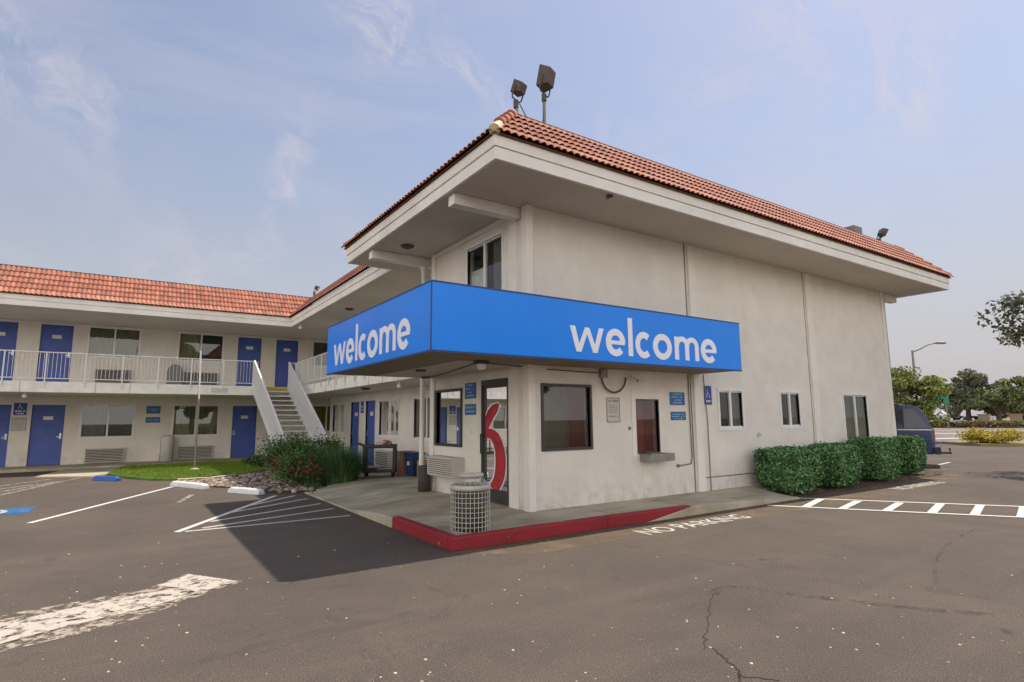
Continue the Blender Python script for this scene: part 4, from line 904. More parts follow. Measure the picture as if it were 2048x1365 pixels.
def wheelchair(mp, uc, vc, s, flip=1):
    def f(t, loc, d):
        b = MB(); P = lambda x, y: (uc+flip*x*s, vc+y*s)
        for pts, w in (([(.0-.35*math.cos(a)*1.0, -.25+.35*math.sin(a)) for a in [R_(-60+i*15) for i in range(20)]], .09), ([(-.12, .52), (-.08, .05), (.28, .05), (.42, -.45), (.6, -.42)], .10), ([(-.10, .25), (.22, .25)], .08)):
            for q in stroke(pts, w):
                b.add([mp(*P(p.x, p.y), d+.0015) for p in q], [(0, 1, 2, 3)])
        c = [P(-.14+.10*math.cos(a*.7), .72+.10*math.sin(a*.7)) for a in range(9)]; b.add([mp(*p, d+.0015) for p in c], [tuple(range(9))])
        local(b, loc).build('wheelchair_symbol', 'letter', t)
    return f
R4 = [(.18, .82, .80, .10), (.10, .92, .57, .11), (.30, .75, .34, .10), (.18, .85, .13, .12)]
R2 = [(.10, .90, .62, .13), (.06, .94, .36, .14), (.2, .8, .14, .10)]
sign('wall_sign', 'dark blue rectangular wall sign above the smaller one, beside the drive-up window', 'sign', L_, 3.39, 1.865, 3.83, 2.12, 'smallblue', R4, 'paleblue')
sign('wall_sign', 'small lighter blue wall sign under the larger one beside the drive-up window', 'sign', L_, 3.40, 1.57, 3.84, 1.735, 'smallblue', R2, 'paleblue', seedk=2)
sign('wall_sign', 'washed-out blue sign above the other one, left of the glass entrance door', 'sign', F_, 1.71, 2.01, 2.13, 2.31, 'smallblue', R4, 'paleblue', seedk=3)
sign('wall_sign', 'bright blue sign with two text bands left of the glass entrance door', 'sign', F_, 1.71, 1.70, 2.13, 1.905, 'smallblue', [(.08, .92, .60, .20), (.08, .92, .22, .20)], 'paleblue', seedk=4)
sign('notice_board', 'white framed text notice on the wall between the dark window and drive-up window', 'notice', L_, 1.70, 1.545, 2.02, 1.985, 'paper', [(.14, .88, .83, .07)]+[(.16, .82, .66-.07*i, .025) for i in range(5)]+[(.14, .88, .22, .045)], 'ink', edge='ink', ch=12, seedk=5)
sign('accessible_sign', 'tall blue wheelchair symbol sign on the long wall beside a white window', 'sign', L_, 4.45, 1.88, 4.68, 2.27, 'hcblue', [(.2, .8, .14, .10)], 'letter', extra=wheelchair(L_, 4.555, 2.09, .12), ch=4, seedk=6, d0=.002)
sign('accessible_sign', 'blue wheelchair symbol sign between two blue doors at the far left', 'sign', Gm, -8.74, 1.88, -8.38, 2.31, 'hcblue', [(.1, .9, .28, .12), (.2, .8, .08, .12)], 'letter', extra=wheelchair(Gm, -8.57, 2.17, .12), seedk=7)
sign('notice_board', 'framed grey text notice under the wheelchair sign at the far left', 'notice', Gm, -8.76, 1.34, -8.36, 1.80, 'paper', [(.12, .88, .84, .06)]+[(.18, .82, .62-.09*i, .03) for i in range(6)], 'ink', edge='ink', ch=12, seedk=8)
sign('wall_sign', 'blue sign above a narrower one between the two ground-floor windows of the far wing', 'sign', Gm, -4.80, 1.93, -4.33, 2.22, 'smallblue', R4[1:3], 'paleblue', seedk=9)
sign('wall_sign', 'narrow blue sign under a larger one between the two ground-floor far wing windows', 'sign', Gm, -4.80, 1.58, -4.32, 1.79, 'smallblue', [(.1, .9, .4, .16)], 'paleblue', seedk=10)
sign('wall_sign', 'small blue sign between the two side wing doors behind the cart', 'sign', Sm, 11.70, 1.86, 11.98, 2.26, 'hcblue', [(.1, .9, .5, .12), (.2, .8, .2, .12)], 'letter', ch=4, seedk=11)
sign('slab_sign', 'faint pale blue sign on the balcony slab edge left of the stairs', 'sign', WY(15.2), -3.0, 2.63, -2.45, 2.80, 'paper', [], 'ink')

# wall air conditioners
def aircon(label, mp, u0, v0, u1, v1, d, m='acgrille', group='through-wall air conditioners'):
    t = thing('air_conditioner', label, 'air conditioner', mp((u0+u1)/2, v0, 0), group=group); loc = tuple(t.location)
    b = MB(); b.box((u0, v0, 0), (u1, v1, d-.02), mp); local(b, loc).build('casing', m, t, bevel=.008)
    g_ = MB(); g_.box((u0+.02, v0+.03, d-.02), (u1-.02, v1-.03, d-.012), mp); local(g_, loc).build('grille_back', 'acdark', t)
    s_ = MB(); n = 9
    for i in range(n):
        z = v0+.04+(v1-v0-.08)*i/(n-1); s_.box((u0+.01, z-.011, d-.014), (u1-.01, z+.014, d+.004), mp)
    s_.box((u0, v0+.02, d-.02), (u0+.02, v1-.02, d+.005), mp).box((u1-.02, v0+.02, d-.02), (u1, v1-.02, d+.005), mp)
    local(s_, loc).build('louvres', m, t); return t
aircon('beige louvred air conditioner on the office front, left of the glass door', F_, 2.15, .50, 3.22, .89, .27)
aircon('louvred air conditioner low under the left ground-floor window of the far wing', Gm, -6.60, .12, -5.42, .65, .14)
aircon('louvred air conditioner low under the right ground-floor window, right of the white tank', Gm, -3.66, .12, -2.44, .65, .14)
aircon('air conditioner behind the upstairs railing under the left balcony window', Gm, -6.50, 3.12, -5.42, 3.58, .20, 'greyhouse')
aircon('air conditioner behind the upstairs railing under the right balcony window', Gm, -3.62, 3.12, -2.42, 3.58, .20, 'greyhouse')
aircon('louvred air conditioner under the side wing window, behind the cart', Sm, 8.9, .20, 9.95, .68, .2)
aircon('louvred air conditioner under the side wing window nearest the office', Sm, 6.2, .20, 7.3, .68, .2)
# water tank and rounded housing
t = thing('water_tank', 'white upright cylinder tank against the far wing wall between two windows', 'tank', (-4.03, 18.6, .10)); loc = tuple(t.location)
m_ = MB().revolve([(.0, 0), (.22, 0), (.22, .90), (.205, .95), (.15, .985), (0, 1.0)], loc, 20); local(m_, loc).build('tank', 'cream', t)
m_ = MB().box((-4.30, 18.72, .12), (-4.26, 18.88, .9)); local(m_, loc).build('bracket', 'trim', t)
t = thing('housing', 'dark grey round-topped housing behind the balcony railing, left of an air conditioner', 'housing', (-3.95, 18.75, ZT)); loc = tuple(t.location)
pl = [(-.25, 0), (.25, 0), (.25, .72)]+[(.25*math.cos(a), .72+.25*math.sin(a)) for a in [R_(i*15) for i in range(1, 12)]]+[(-.25, .72)]
m_ = MB().prism(pl, -.0, .28, lambda a, b, c: (-3.95+a, 18.88-c, ZT+b+.02)); local(m_, loc).build('shell', 'greyhouse', t)
# hooked white handrail by the last ground door
t = thing('handrail', 'small hooked white pipe handrail in front of the ground-floor door by the stairs', 'handrail', (-1.0, 17.2, .06)); loc = tuple(t.location)
m_ = MB().tube([(-1.02, 17.0, .05), (-1.02, 17.0, .72), (-.98, 17.0, .80), (-.9, 17.0, .84), (-.70, 17.0, .86), (-.45, 17.0, .88)], .022); local(m_, loc).build('pipe_rail', 'white', t)
# lawn pole
t = thing('lawn_pole', 'thin tall pole standing in the lawn in front of the far wing', 'pole', (-3.49, 13.8, 0)); loc = tuple(t.location)
m_ = MB().cyl((-3.49, 13.8, 0), (-3.49, 13.8, 2.35), .034, .032); local(m_, loc).build('lower_pole', 'pipe', t)
m_ = MB().cyl((-3.49, 13.8, 2.35), (-3.53, 13.8, 3.95), .026, .022); local(m_, loc).build('upper_pole', 'white', t)
m_ = MB().cyl((-3.49, 13.8, 1.25), (-3.49, 13.8, 1.33), .045); local(m_, loc).build('collar', 'pipe', t)
m_ = MB().revolve([(.16, 0), (.15, .03), (.06, .07), (0, .07)], (-3.49, 13.8, .055), 12); local(m_, loc).build('base', 'concretelight', t)
# wheel stops
def wheelstop(label, a, b, m, group='concrete wheel stops'):
    a, b = Vector(a), Vector(b); a.z = b.z = 0; d = b-a; Ln = d.length; u = d/Ln; n = Vector((-u.y, u.x, 0)); c = (a+b)/2
    t = thing('wheel_stop', label, 'wheel stop', c, group=group); loc = tuple(t.location)
    mb = MB(); pr = [(-.09, 0), (.09, 0), (.075, .10), (.05, .125), (-.05, .125), (-.075, .10)]
    vs = []; ends = [(0, .7), (.08, 1), (Ln-.08, 1), (Ln, .7)]
    for s_, k in ends:
        vs += [a+u*s_+n*x+Vector((0, 0, z*k)) for x, z in pr]
    fs = [(i*6+j_, i*6+(j_+1) % 6, (i+1)*6+(j_+1) % 6, (i+1)*6+j_) for i in range(3) for j_ in range(6)]+[tuple(range(6))[::-1], tuple(18+i for i in range(6))]
    mb.add(vs, fs); local(mb, loc).build('stop_block', m, t, bevel=.01)
    mb = MB()
    for s_ in (.3, Ln-.3): p = a+u*s_; mb.cyl((p.x, p.y, .12), (p.x, p.y, .132), .02)
    local(mb, loc).build('bolt', 'pipe', t)
wheelstop('white painted wheel stop at the end of the long white line', G(346, 972), G(412, 979), 'white')
wheelstop('white painted wheel stop nearest the shrubs, right of its twin', G(461, 985), G(523, 990), 'white')
wheelstop('bright blue painted wheel stop beside the lawn corner', G(190, 961), G(236, 963), 'blueplastic')
# wire litter bin
BX, BY = -1.545, -.775
t = thing('litter_bin', 'white wire cage litter bin on the kerb corner before the entrance', 'litter bin', (BX, BY, .152)); loc = tuple(t.location)
m_ = MB(); r = .262
for i in range(30):
    a = 2*math.pi*i/30; m_.tube([(BX+r*math.cos(a), BY+r*math.sin(a), .16), (BX+r*math.cos(a), BY+r*math.sin(a), .70)], .0048, 5)
for k in range(9):
    z = .165+k*.062; m_.tube([(BX+r*math.cos(a*.1745*1.0), BY+r*math.sin(a*.1745), z) for a in range(37)], .0048, 5)
local(m_, loc).build('wire_cage', 'bincream', t)
m_ = MB().revolve([(r+.008, .69), (r+.012, .69), (r+.012, .75), (r-.02, .755), (r-.03, .74), (r-.03, .69), (r+.008, .69)], (BX, BY, 0), 36); local(m_, loc).build('cage_band', 'bincream', t)
m_ = MB().revolve([(.19, 0), (.20, .0), (.215, .50), (.205, .51), (.19, .42), (0, .40)], (BX, BY, .17), 24); local(m_, loc).build('inner_liner', 'brownish', t)
m_ = MB()
for i in range(18):
    a = 2*math.pi*i/18; m_.tube([(BX+.25*math.cos(a), BY+.25*math.sin(a), .745), (BX+.20*math.cos(a), BY+.20*math.sin(a), .785), (BX+.165*math.cos(a), BY+.165*math.sin(a), .865)], .0042, 5)
local(m_, loc).build('neck_wires', 'bincream', t)
m_ = MB().revolve([(.15, .855), (.178, .86), (.182, .885), (.178, .895), (.15, .895), (.14, .88), (.14, .83), (0, .82)], (BX, BY, 0), 28); local(m_, loc).build('rim', 'bincream', t)
m_ = MB().revolve([(.139, .872), (0, .872)], (BX, BY, 0), 20); local(m_, loc).build('opening', 'acdark', t)
# ash urn
p = G(847, 984, .15); AX, AY = p.x+.06, p.y+.09
t = thing('ash_urn', 'dark brown cylindrical ash urn at the foot of the downspout', 'ash urn', (AX, AY, .15)); loc = tuple(t.location)
m_ = MB().revolve([(0, 0), (.135, 0), (.13, .50), (.125, .52), (.11, .52), (.11, .47), (0, .47)], loc, 20); local(m_, loc).build('urn', 'brownish', t)
m_ = MB().revolve([(.111, .468), (.11, .505), (0, .505)], loc, 20); local(m_, loc).build('sand_tray', 'white', t)
# service cart
cp = G(757, 968, .15); cx_, cy_ = .15, 6.95
t = thing('service_cart', 'dark two-shelf utility cart with linen on top, beside the spiky shrub', 'cart', (cx_, cy_, .15), R_(-28)); 
def lp(mb): return mb
m_ = MB()
def shelf(z, nm):
    b_ = MB(); b_.box((-.42, -.24, z), (.42, .24, z+.02)).box((-.42, -.24, z+.02), (.42, -.22, z+.09)).box((-.42, .22, z+.02), (.42, .24, z+.09)).box((-.42, -.22, z+.02), (-.40, .22, z+.09)).box((.40, -.22, z+.02), (.42, .22, z+.09)); return b_.build(nm, 'darkplastic', t, bevel=.008)
shelf(.12, 'shelf'); shelf(.74, 'shelf')
for sx in (-1, 1):
    for sy in (-1, 1):
        MB().box((sx*.38-.035, sy*.20-.03, .14), (sx*.38+.035, sy*.20+.03, .745)).build('upright', 'darkplastic', t, bevel=.008)
        w = MB(); w.cyl((sx*.34-.012, sy*.18, .055), (sx*.34+.018, sy*.18, .055), .055, n=14).box((sx*.34-.03, sy*.18-.01, .055), (sx*.34+.03, sy*.18+.01, .12)); w.build('castor', 'tyre', t)
MB().tube([(-.42, -.18, .80), (-.56, -.18, .86), (-.56, .18, .86), (-.42, .18, .80)], .016).build('push_handle', 'darkplastic', t)
def lump(mb, c, r3, seed):
    r = random.Random(seed); 
    n, m2 = 14, 9
    vs = []
    for j_ in range(m2+1):
        ph = math.pi*j_/m2
        for i in range(n):
            a = 2*math.pi*i/n; k = 1+.16*math.sin(3*a+seed)+.12*math.sin(5*a*ph+seed*2)
            vs.append((c[0]+r3[0]*math.sin(ph)*math.cos(a)*k, c[1]+r3[1]*math.sin(ph)*math.sin(a)*k, c[2]+max(-.5, math.cos(ph))*r3[2]*(1+.1*math.sin(4*a))))
    return mb.add(vs, [(j_*n+i, j_*n+(i+1) % n, (j_+1)*n+(i+1) % n, (j_+1)*n+i) for j_ in range(m2) for i in range(n)], True)
cl = Vector((cx_, cy_, .15))
m_ = MB(); lump(m_, (-.05, 0, .03), (.17, .13, .07), 1); lump(m_, (.10, .02, .06), (.13, .10, .08), 4); lump(m_, (.0, -.06, .09), (.10, .07, .06), 7)
o = m_.build('towel_pile', 'linen', None); o.location = cl+Vector((.08, -.02, .80)); tag(o, 'crumpled pinkish towels piled on top of the service cart', 'towels')
m_ = MB().box((-.12, -.1, 0), (.12, .1, .05)); o = m_.build('paper_stack', 'white', None, bevel=.006); o.location = cl+Vector((-.27, .08, .765)); tag(o, 'flat white paper stack on the top shelf of the service cart', 'papers')
m_ = MB().box((-.2, -.13, 0), (.2, .13, .06)); o = m_.build('folded_sheets', 'white', None, bevel=.01); o.location = cl+Vector((.16, -.03, .142)); tag(o, 'folded white sheets on the lower shelf of the service cart', 'linen')
# boxes and crate behind the cart
def carton(x, y, sx, sy, sz, rz_, label, group):
    t = thing('cardboard_box', label, 'box', (x, y, .15), R_(rz_), group)
    MB().box((-sx/2, -sy/2, 0), (sx/2, sy/2, sz)).build('carton', 'cardboard', t, bevel=.006)
    MB().box((-sx/2-.001, -.03, sz-.2), (sx/2+.001, .03, sz+.002)).build('tape', 'concretelight', t)
    MB().add([(-sx/2, -sy/2, sz+.001), (sx/2, -sy/2, sz+.001), (sx/2, -sy/2-.10, sz-.08), (-sx/2, -sy/2-.10, sz-.08)], [(0, 1, 2, 3)]).build('flap', 'cardboard', t)
carton(.95, 7.15, .42, .42, .62, 8, 'brown cardboard box standing right of the service cart', 'cardboard boxes')
carton(1.05, 6.10, .36, .30, .42, -6, 'lower brown cardboard box between the navy crate and the downspout', 'cardboard boxes')
t = thing('recycling_bin', 'navy blue plastic bin standing right of the brown cardboard box', 'bin', (.98, 6.62, .15), R_(5))
m_ = MB(); m_.add([(-.15, -.17, 0), (.15, -.17, 0), (.15, .17, 0), (-.15, .17, 0), (-.19, -.21, .60), (.19, -.21, .60), (.19, .21, .60), (-.19, .21, .60)], [(0, 3, 2, 1), (0, 1, 5, 4), (1, 2, 6, 5), (2, 3, 7, 6), (3, 0, 4, 7), (4, 5, 6, 7)]); m_.build('bin_body', 'navyplastic', t, bevel=.01)
MB().box((-.2, -.22, .57), (.2, .22, .61)).build('rim', 'navyplastic', t, bevel=.008)
MB().box((-.196, -.05, .28), (-.172, .05, .38)).build('label_sticker', 'white', t)

# cameras, cables, lamps under the canopy
def cctv(label, p, aim, group='security cameras'):
    t = thing('security_camera', label, 'camera', p, group=group); d = Vector(aim).normalized()
    MB().cyl((0, 0, 0), (0, 0, .05), .03, .025).build('mount', 'white', t)
    a = Vector((0, 0, -.02))-d*.05; MB().cyl(a, a+d*.15, .036, .036, 12).build('camera_body', 'cream', t)
    MB().cyl(a+d*.15, a+d*.158, .028, .028, 12).build('lens', 'darkplastic', t)
cctv('small pale camera on the long wall right of the drooping cable', (2.30, -.09, 2.36), (.5, -1, -.5))
t = thing('junction_box', 'dark square electrical box with a dome under the canopy corner', 'junction box', (-1.0, -.15, SB)); 
MB().box((-.09, -.09, -.05), (.09, .09, .0)).build('box_cover', 'bronze', t, bevel=.006); MB().revolve([(.075, -.05), (.07, -.10), (.05, -.13), (.0, -.14)], (0, 0, 0), 14).build('dome', 'lamplens', t)
for x, y, lab in ((-1.15, 1.7, 'flush round lamp in the canopy soffit nearest the entrance'), (-.35, 3.2, 'small dark lamp at the canopy edge above the downspout')):
    t = thing('soffit_lamp', lab, 'lamp', (x, y, SB+.001), group='round soffit lamps'); MB().revolve([(.10, 0), (.09, -.035), (.0, -.04)], (0, 0, 0), 16).build('lamp_cover', 'bronze', t)
for (x, y, z, lab) in ((-.79, 3.22, ZS, 'dark flush lamp in the high office soffit beside the downspout head'), (.39, 10.6, ZS, 'dark flush lamp in the side wing soffit above the canopy'), (.3, 8.6, ZB, 'dark lamp under the side wing balcony slab')):
    t = thing('soffit_lamp', lab, 'lamp', (x, y, z-.001), group='round soffit lamps'); MB().revolve([(.14, 0), (.13, -.03), (.08, -.06), (.0, -.065)], (0, 0, 0), 18).build('lamp_cover', 'bronze', t)
for (x, y, z, lab) in ((-.15, 14.7, ZS, 'white globe bulb at the inside corner of the upper eaves'), (-8.1, 15.5, ZB, 'white globe bulb under the far wing balcony at left'), (.05, 5.5, ZB, 'white globe lamp under the side wing balcony near the office')):
    t = thing('globe_lamp', lab, 'lamp', (x, y, z-.001), group='white globe lamps'); MB().cyl((0, 0, 0), (0, 0, -.05), .03).build('lamp_holder', 'white', t); MB().revolve([(.02, -.05), (.06, -.08), (.07, -.12), (.05, -.16), (0, -.18)], (0, 0, 0), 14).build('globe', 'lamplens', t)
t = thing('eave_bracket', 'tiny dark bracket on the soffit near the long eave', 'bracket', (.88, -1.1, ZS-.001)); MB().box((-.05, -.03, -.03), (.05, .03, 0)).build('plate', 'bronze', t); MB().tube([(0, 0, -.03), (-.04, 0, -.07), (-.07, 0, -.07)], .012).build('hook', 'bronze', t)
# wall cable droop
t = thing('wall_cable', 'black cable drooping in a loop on the long wall under the canopy', 'cable', (1.62, -.04, 2.4)); loc = tuple(t.location)
pts = [(.35, -.03, 2.44), (.9, -.03, 2.43), (1.52, -.03, 2.42)]; m_ = MB().tube(pts, .010); local(m_, loc).build('straight_run', 'cable', t)
pts = [(1.56+.30*(1-math.cos(a)), -.05, 2.36-.28*math.sin(a)) for a in [R_(i*12) for i in range(16)]]; m_ = MB().tube(pts, .017); local(m_, loc).build('loop', 'cable', t)
m_ = MB().box((1.54, -.07, 2.34), (1.70, -.001, 2.48)); local(m_, loc).build('connector_box', 'steel', t, bevel=.006)
t = thing('ceiling_conduit', 'thin conduit running across the canopy soffit to the junction box', 'conduit', (-.9, -.15, SB-.02)); loc = tuple(t.location)
m_ = MB().tube([(-.9, -.1, SB-.02), (-.4, .02, SB-.02), (-.07, .10, SB-.02)], .012).tube([(-1.0, .0, SB-.02), (-.5, 2.0, SB-.02), (-.3, 3.1, SB-.02)], .010); local(m_, loc).build('conduit_run', 'cable', t)
# conduit with a stub at pilaster
t = thing('wall_conduit', 'thin dark conduit beside the pilaster right of the drive-up window', 'conduit', (4.0, -.02, .6)); loc = tuple(t.location)
m_ = MB().tube([(3.95, -.02, 2.48), (3.96, -.02, .85), (3.92, -.02, .71), (3.55, -.02, .69)], .012); local(m_, loc).build('conduit_run', 'pipe', t)
m_ = MB().cyl((3.53, -.0, .69), (3.53, -.05, .69), .028); local(m_, loc).build('pipe_stub', 'pipe', t)
t = thing('wall_pipe', 'thin vertical pipe just right of the ground-floor pilaster on the long wall', 'pipe', (4.50, -.02, .12)); loc = tuple(t.location)
m_ = MB().tube([(4.50, -.02, .12), (4.50, -.02, 1.5), (4.44, -.02, 2.4), (4.44, -.02, 2.5)], .009); local(m_, loc).build('pipe_run', 'pipe', t)
t = thing('bell_button', 'small dark round button left of the drive-up window', 'button', (2.26, 0, 1.43)); MB().cyl((0, -.001, 0), (0, -.02, 0), .03).build('button', 'pipe', t)
t = thing('hose_bib', 'pale round fitting low on the long wall above the first bush', 'tap', (6.25, 0, 1.24)); MB().cyl((0, -.001, 0), (0, -.03, 0), .045).cyl((0, -.03, .0), (0, -.08, -.02), .02).build('fitting', 'cream', t)
t = thing('doorbell_plate', 'small white round plate on the wall left of the glass door', 'plate', (0, 1.93, 1.38)); MB().cyl((-.001, 0, 0), (-.018, 0, 0), .045).build('plate', 'white', t)

# rooftop floodlights
def flood(label, base, poleh, w, h, dd, aim, tilt, group='bronze roof floodlights', lean=0):
    t = thing('floodlight', label, 'floodlight', base, group=group)
    top = Vector((lean, 0, poleh)); MB().cyl((0, 0, 0), top, .032, .028, 10).build('pole', 'pipe', t)
    MB().cyl(top-Vector((0, 0, .12)), top+Vector((0, 0, .02)), .045, .045, 10).build('swivel', 'bronze', t)
    Rm = Matrix.Rotation(aim, 3, 'Z') @ Matrix.Rotation(tilt, 3, 'X')
    c = top+Vector((0, 0, .02))+Rm@Vector((0, 0, h*.5+.10))
    T = lambda x, y, z: tuple(c+Rm@Vector((x, y, z)))
    b = MB(); q = .72; vs = [(-w/2, -dd/2, -h/2), (w/2, -dd/2, -h/2), (w/2, -dd/2, h/2), (-w/2, -dd/2, h/2), (-w/2*q, dd/2, -h/2*q), (w/2*q, dd/2, -h/2*q), (w/2*q, dd/2, h/2*q), (-w/2*q, dd/2, h/2*q)]
    b.add([T(*v) for v in vs], [(0, 1, 2, 3), (4, 5, 6, 7), (0, 1, 5, 4), (1, 2, 6, 5), (2, 3, 7, 6), (3, 0, 4, 7)]); hs = b.build('housing', 'bronze', t, bevel=.015)
    b = MB().box((-w/2+.03, -dd/2-.012, -h/2+.03), (w/2-.03, -dd/2-.002, h/2-.03), lambda x, y, z: T(x, y, z)); b.build('lens', 'lamplens', hs)
    b = MB(); k = w/2+.015; b.tube([T(-k, 0, 0), T(-k, 0, -h/2-.05), T(-k*.8, 0, -h/2-.09), T(k*.8, 0, -h/2-.09), T(k, 0, -h/2-.05), T(k, 0, 0)], .014, 6); b.build('yoke', 'bronze', t)
flood('smaller bronze floodlight on the front roof corner, left of the tall one', (-.08, .10, 6.55), .60, .24, .24, .18, R_(200), R_(-22), lean=-.06)
flood('larger bronze floodlight on a thick pole above the front roof corner', (.50, .12, 6.55), .94, .32, .41, .22, R_(205), R_(-12))
flood('small dark floodlight on the far right end of the office roof', (13.3, .1, 6.55), .42, .26, .26, .16, R_(60), R_(30))
flood('tiny floodlight on the ridge where the two wings meet', (.72, 16.3, 6.6), .30, .20, .20, .16, R_(60), R_(30))
t = thing('floodlight_cable', 'thin dark cable sagging between the two front roof floodlights', 'cable', (.2, .15, 6.7)); loc = tuple(t.location)
m_ = MB().tube([(-.05, .12, 7.15), (.03, .10, 7.0), (.12, .08, 6.86), (.26, .06, 6.79), (.40, .08, 6.84), (.47, .12, 7.0), (.49, .12, 7.4)], .010); local(m_, loc).build('cable_run', 'cable', t)
t = thing('roof_vent', 'boxy olive metal vent on the ridge near the far end of the office roof', 'vent', (11.85, .22, 6.58)); 
MB().box((-.18, -.15, 0), (.18, .15, .34)).build('vent_neck', 'ridge', t, bevel=.01); MB().box((-.23, -.2, .28), (.23, .2, .52)).build('vent_hood', 'greyhouse', t, bevel=.02)

# ================================================================= VEGETATION
def leaf_mesh(P, Nrm, size, tint, name, m, parent=None, aspect=.55, jitter=1.0):
    """numpy leaf cloud: one quad a leaf, P centres, Nrm preferred normals"""
    n = len(P); r = rng.normal(size=(n, 3))*jitter + Nrm; r /= np.linalg.norm(r, axis=1)[:, None]
    a = np.cross(r, rng.normal(size=(n, 3))); a /= np.linalg.norm(a, axis=1)[:, None]; b = np.cross(r, a)
    s = (size*(.6+.8*rng.random(n)))[:, None] if np.ndim(size) == 0 else size[:, None]
    v = np.stack([P-a*s, P+b*s*aspect, P+a*s, P-b*s*aspect], 1).reshape(-1, 3)
    me = bpy.data.meshes.new(name); me.vertices.add(4*n); me.vertices.foreach_set('co', v.ravel()); me.loops.add(4*n); me.loops.foreach_set('vertex_index', np.arange(4*n, dtype=np.int32))
    me.polygons.add(n); me.polygons.foreach_set('loop_start', np.arange(0, 4*n, 4, dtype=np.int32)); me.polygons.foreach_set('loop_total', np.full(n, 4, dtype=np.int32)); me.update(calc_edges=True)
    ca = me.color_attributes.new('tint', 'FLOAT_COLOR', 'CORNER'); c = np.ones((n, 4)); c[:, :3] = tint; ca.data.foreach_set('color', np.repeat(c, 4, axis=0).ravel())
    me.materials.append(M[m]); o = bpy.data.objects.new(name, me); COL.objects.link(o); o.parent = parent; return o
def tints(n, lo, hi, warm=.25):
    g_ = lo+(hi-lo)*rng.random(n); w = 1+warm*(rng.random(n)-.35); return np.stack([g_*w, g_, g_*(1.0-.2*rng.random(n))], 1)
def box_bush(label, x0, y0, x1, y1, h, n=9000, z0=.05, lean=.0, stem=.18):
    c = ((x0+x1)/2, (y0+y1)/2, z0); t = thing('boxwood_bush', label, 'bush', c, group='trimmed box bushes along the wall')
    hx, hy = (x1-x0)/2, (y1-y0)/2
    # superellipsoid shell
    d = rng.normal(size=(n, 3)); d /= np.linalg.norm(d, axis=1)[:, None]; p = 8.0
    k = (np.abs(d[:, 0])**p+np.abs(d[:, 1])**p+np.abs(d[:, 2])**p)**(-1/p); S_ = d*k[:, None]
    zz = S_[:, 2]*.5+.5; taper = .84+.16*np.clip(zz*2.2, 0, 1)
    lump_ = 1+.05*np.sin(S_[:, 0]*5+x0*3)*np.sin(S_[:, 1]*4+1)+.035*np.sin(zz*9+S_[:, 0]*7+x0)
    depth = 1-.16*rng.random(n)**2.0
    P = np.stack([S_[:, 0]*hx*taper*lump_*depth, S_[:, 1]*hy*taper*lump_*depth, .07+zz*(h-.07)*(.96+.04*depth)+.02*np.sin(S_[:, 0]*4+x0)], 1)
    P += rng.normal(size=P.shape)*.013
    stray = rng.random(n) < .03; P[stray] += d[stray]*.05
    leaf_mesh(P, d*1.0, .031, tints(n, .25, 2.4, .3), 'foliage', 'leafbox', t)
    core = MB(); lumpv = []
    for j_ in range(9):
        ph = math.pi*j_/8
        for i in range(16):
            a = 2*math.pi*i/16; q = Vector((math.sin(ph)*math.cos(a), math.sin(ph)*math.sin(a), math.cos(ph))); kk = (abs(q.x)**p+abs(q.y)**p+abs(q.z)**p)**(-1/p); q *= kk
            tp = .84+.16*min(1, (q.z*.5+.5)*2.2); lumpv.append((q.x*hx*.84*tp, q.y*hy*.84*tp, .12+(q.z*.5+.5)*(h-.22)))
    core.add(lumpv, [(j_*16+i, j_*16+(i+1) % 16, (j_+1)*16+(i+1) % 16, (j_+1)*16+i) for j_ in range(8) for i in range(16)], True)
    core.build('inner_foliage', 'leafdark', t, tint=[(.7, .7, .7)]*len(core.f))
    st_ = MB()
    for i in range(5): st_.tube([(random.gauss(0, .06), random.gauss(0, .06), -.04), (random.gauss(0, .2)*hx, random.gauss(0, .2)*hy, .3)], .016, 5)
    st_.build('stem', 'bark', t)
box_bush('largest square-trimmed green bush, nearest the camera beside the sidewalk end', 5.74, -1.12, 6.84, -.14, .88, 15000)
box_bush('second square-trimmed green bush from the sidewalk along the long wall', 7.55, -1.08, 8.62, -.14, .90, 13000)
box_bush('third and tallest square-trimmed green bush along the long wall', 9.65, -1.02, 10.80, -.14, 1.00, 13000)
box_bush('darker square-trimmed bush at the far corner of the building, in front of the SUV', 12.2, -.72, 12.95, -.05, .98, 8000)

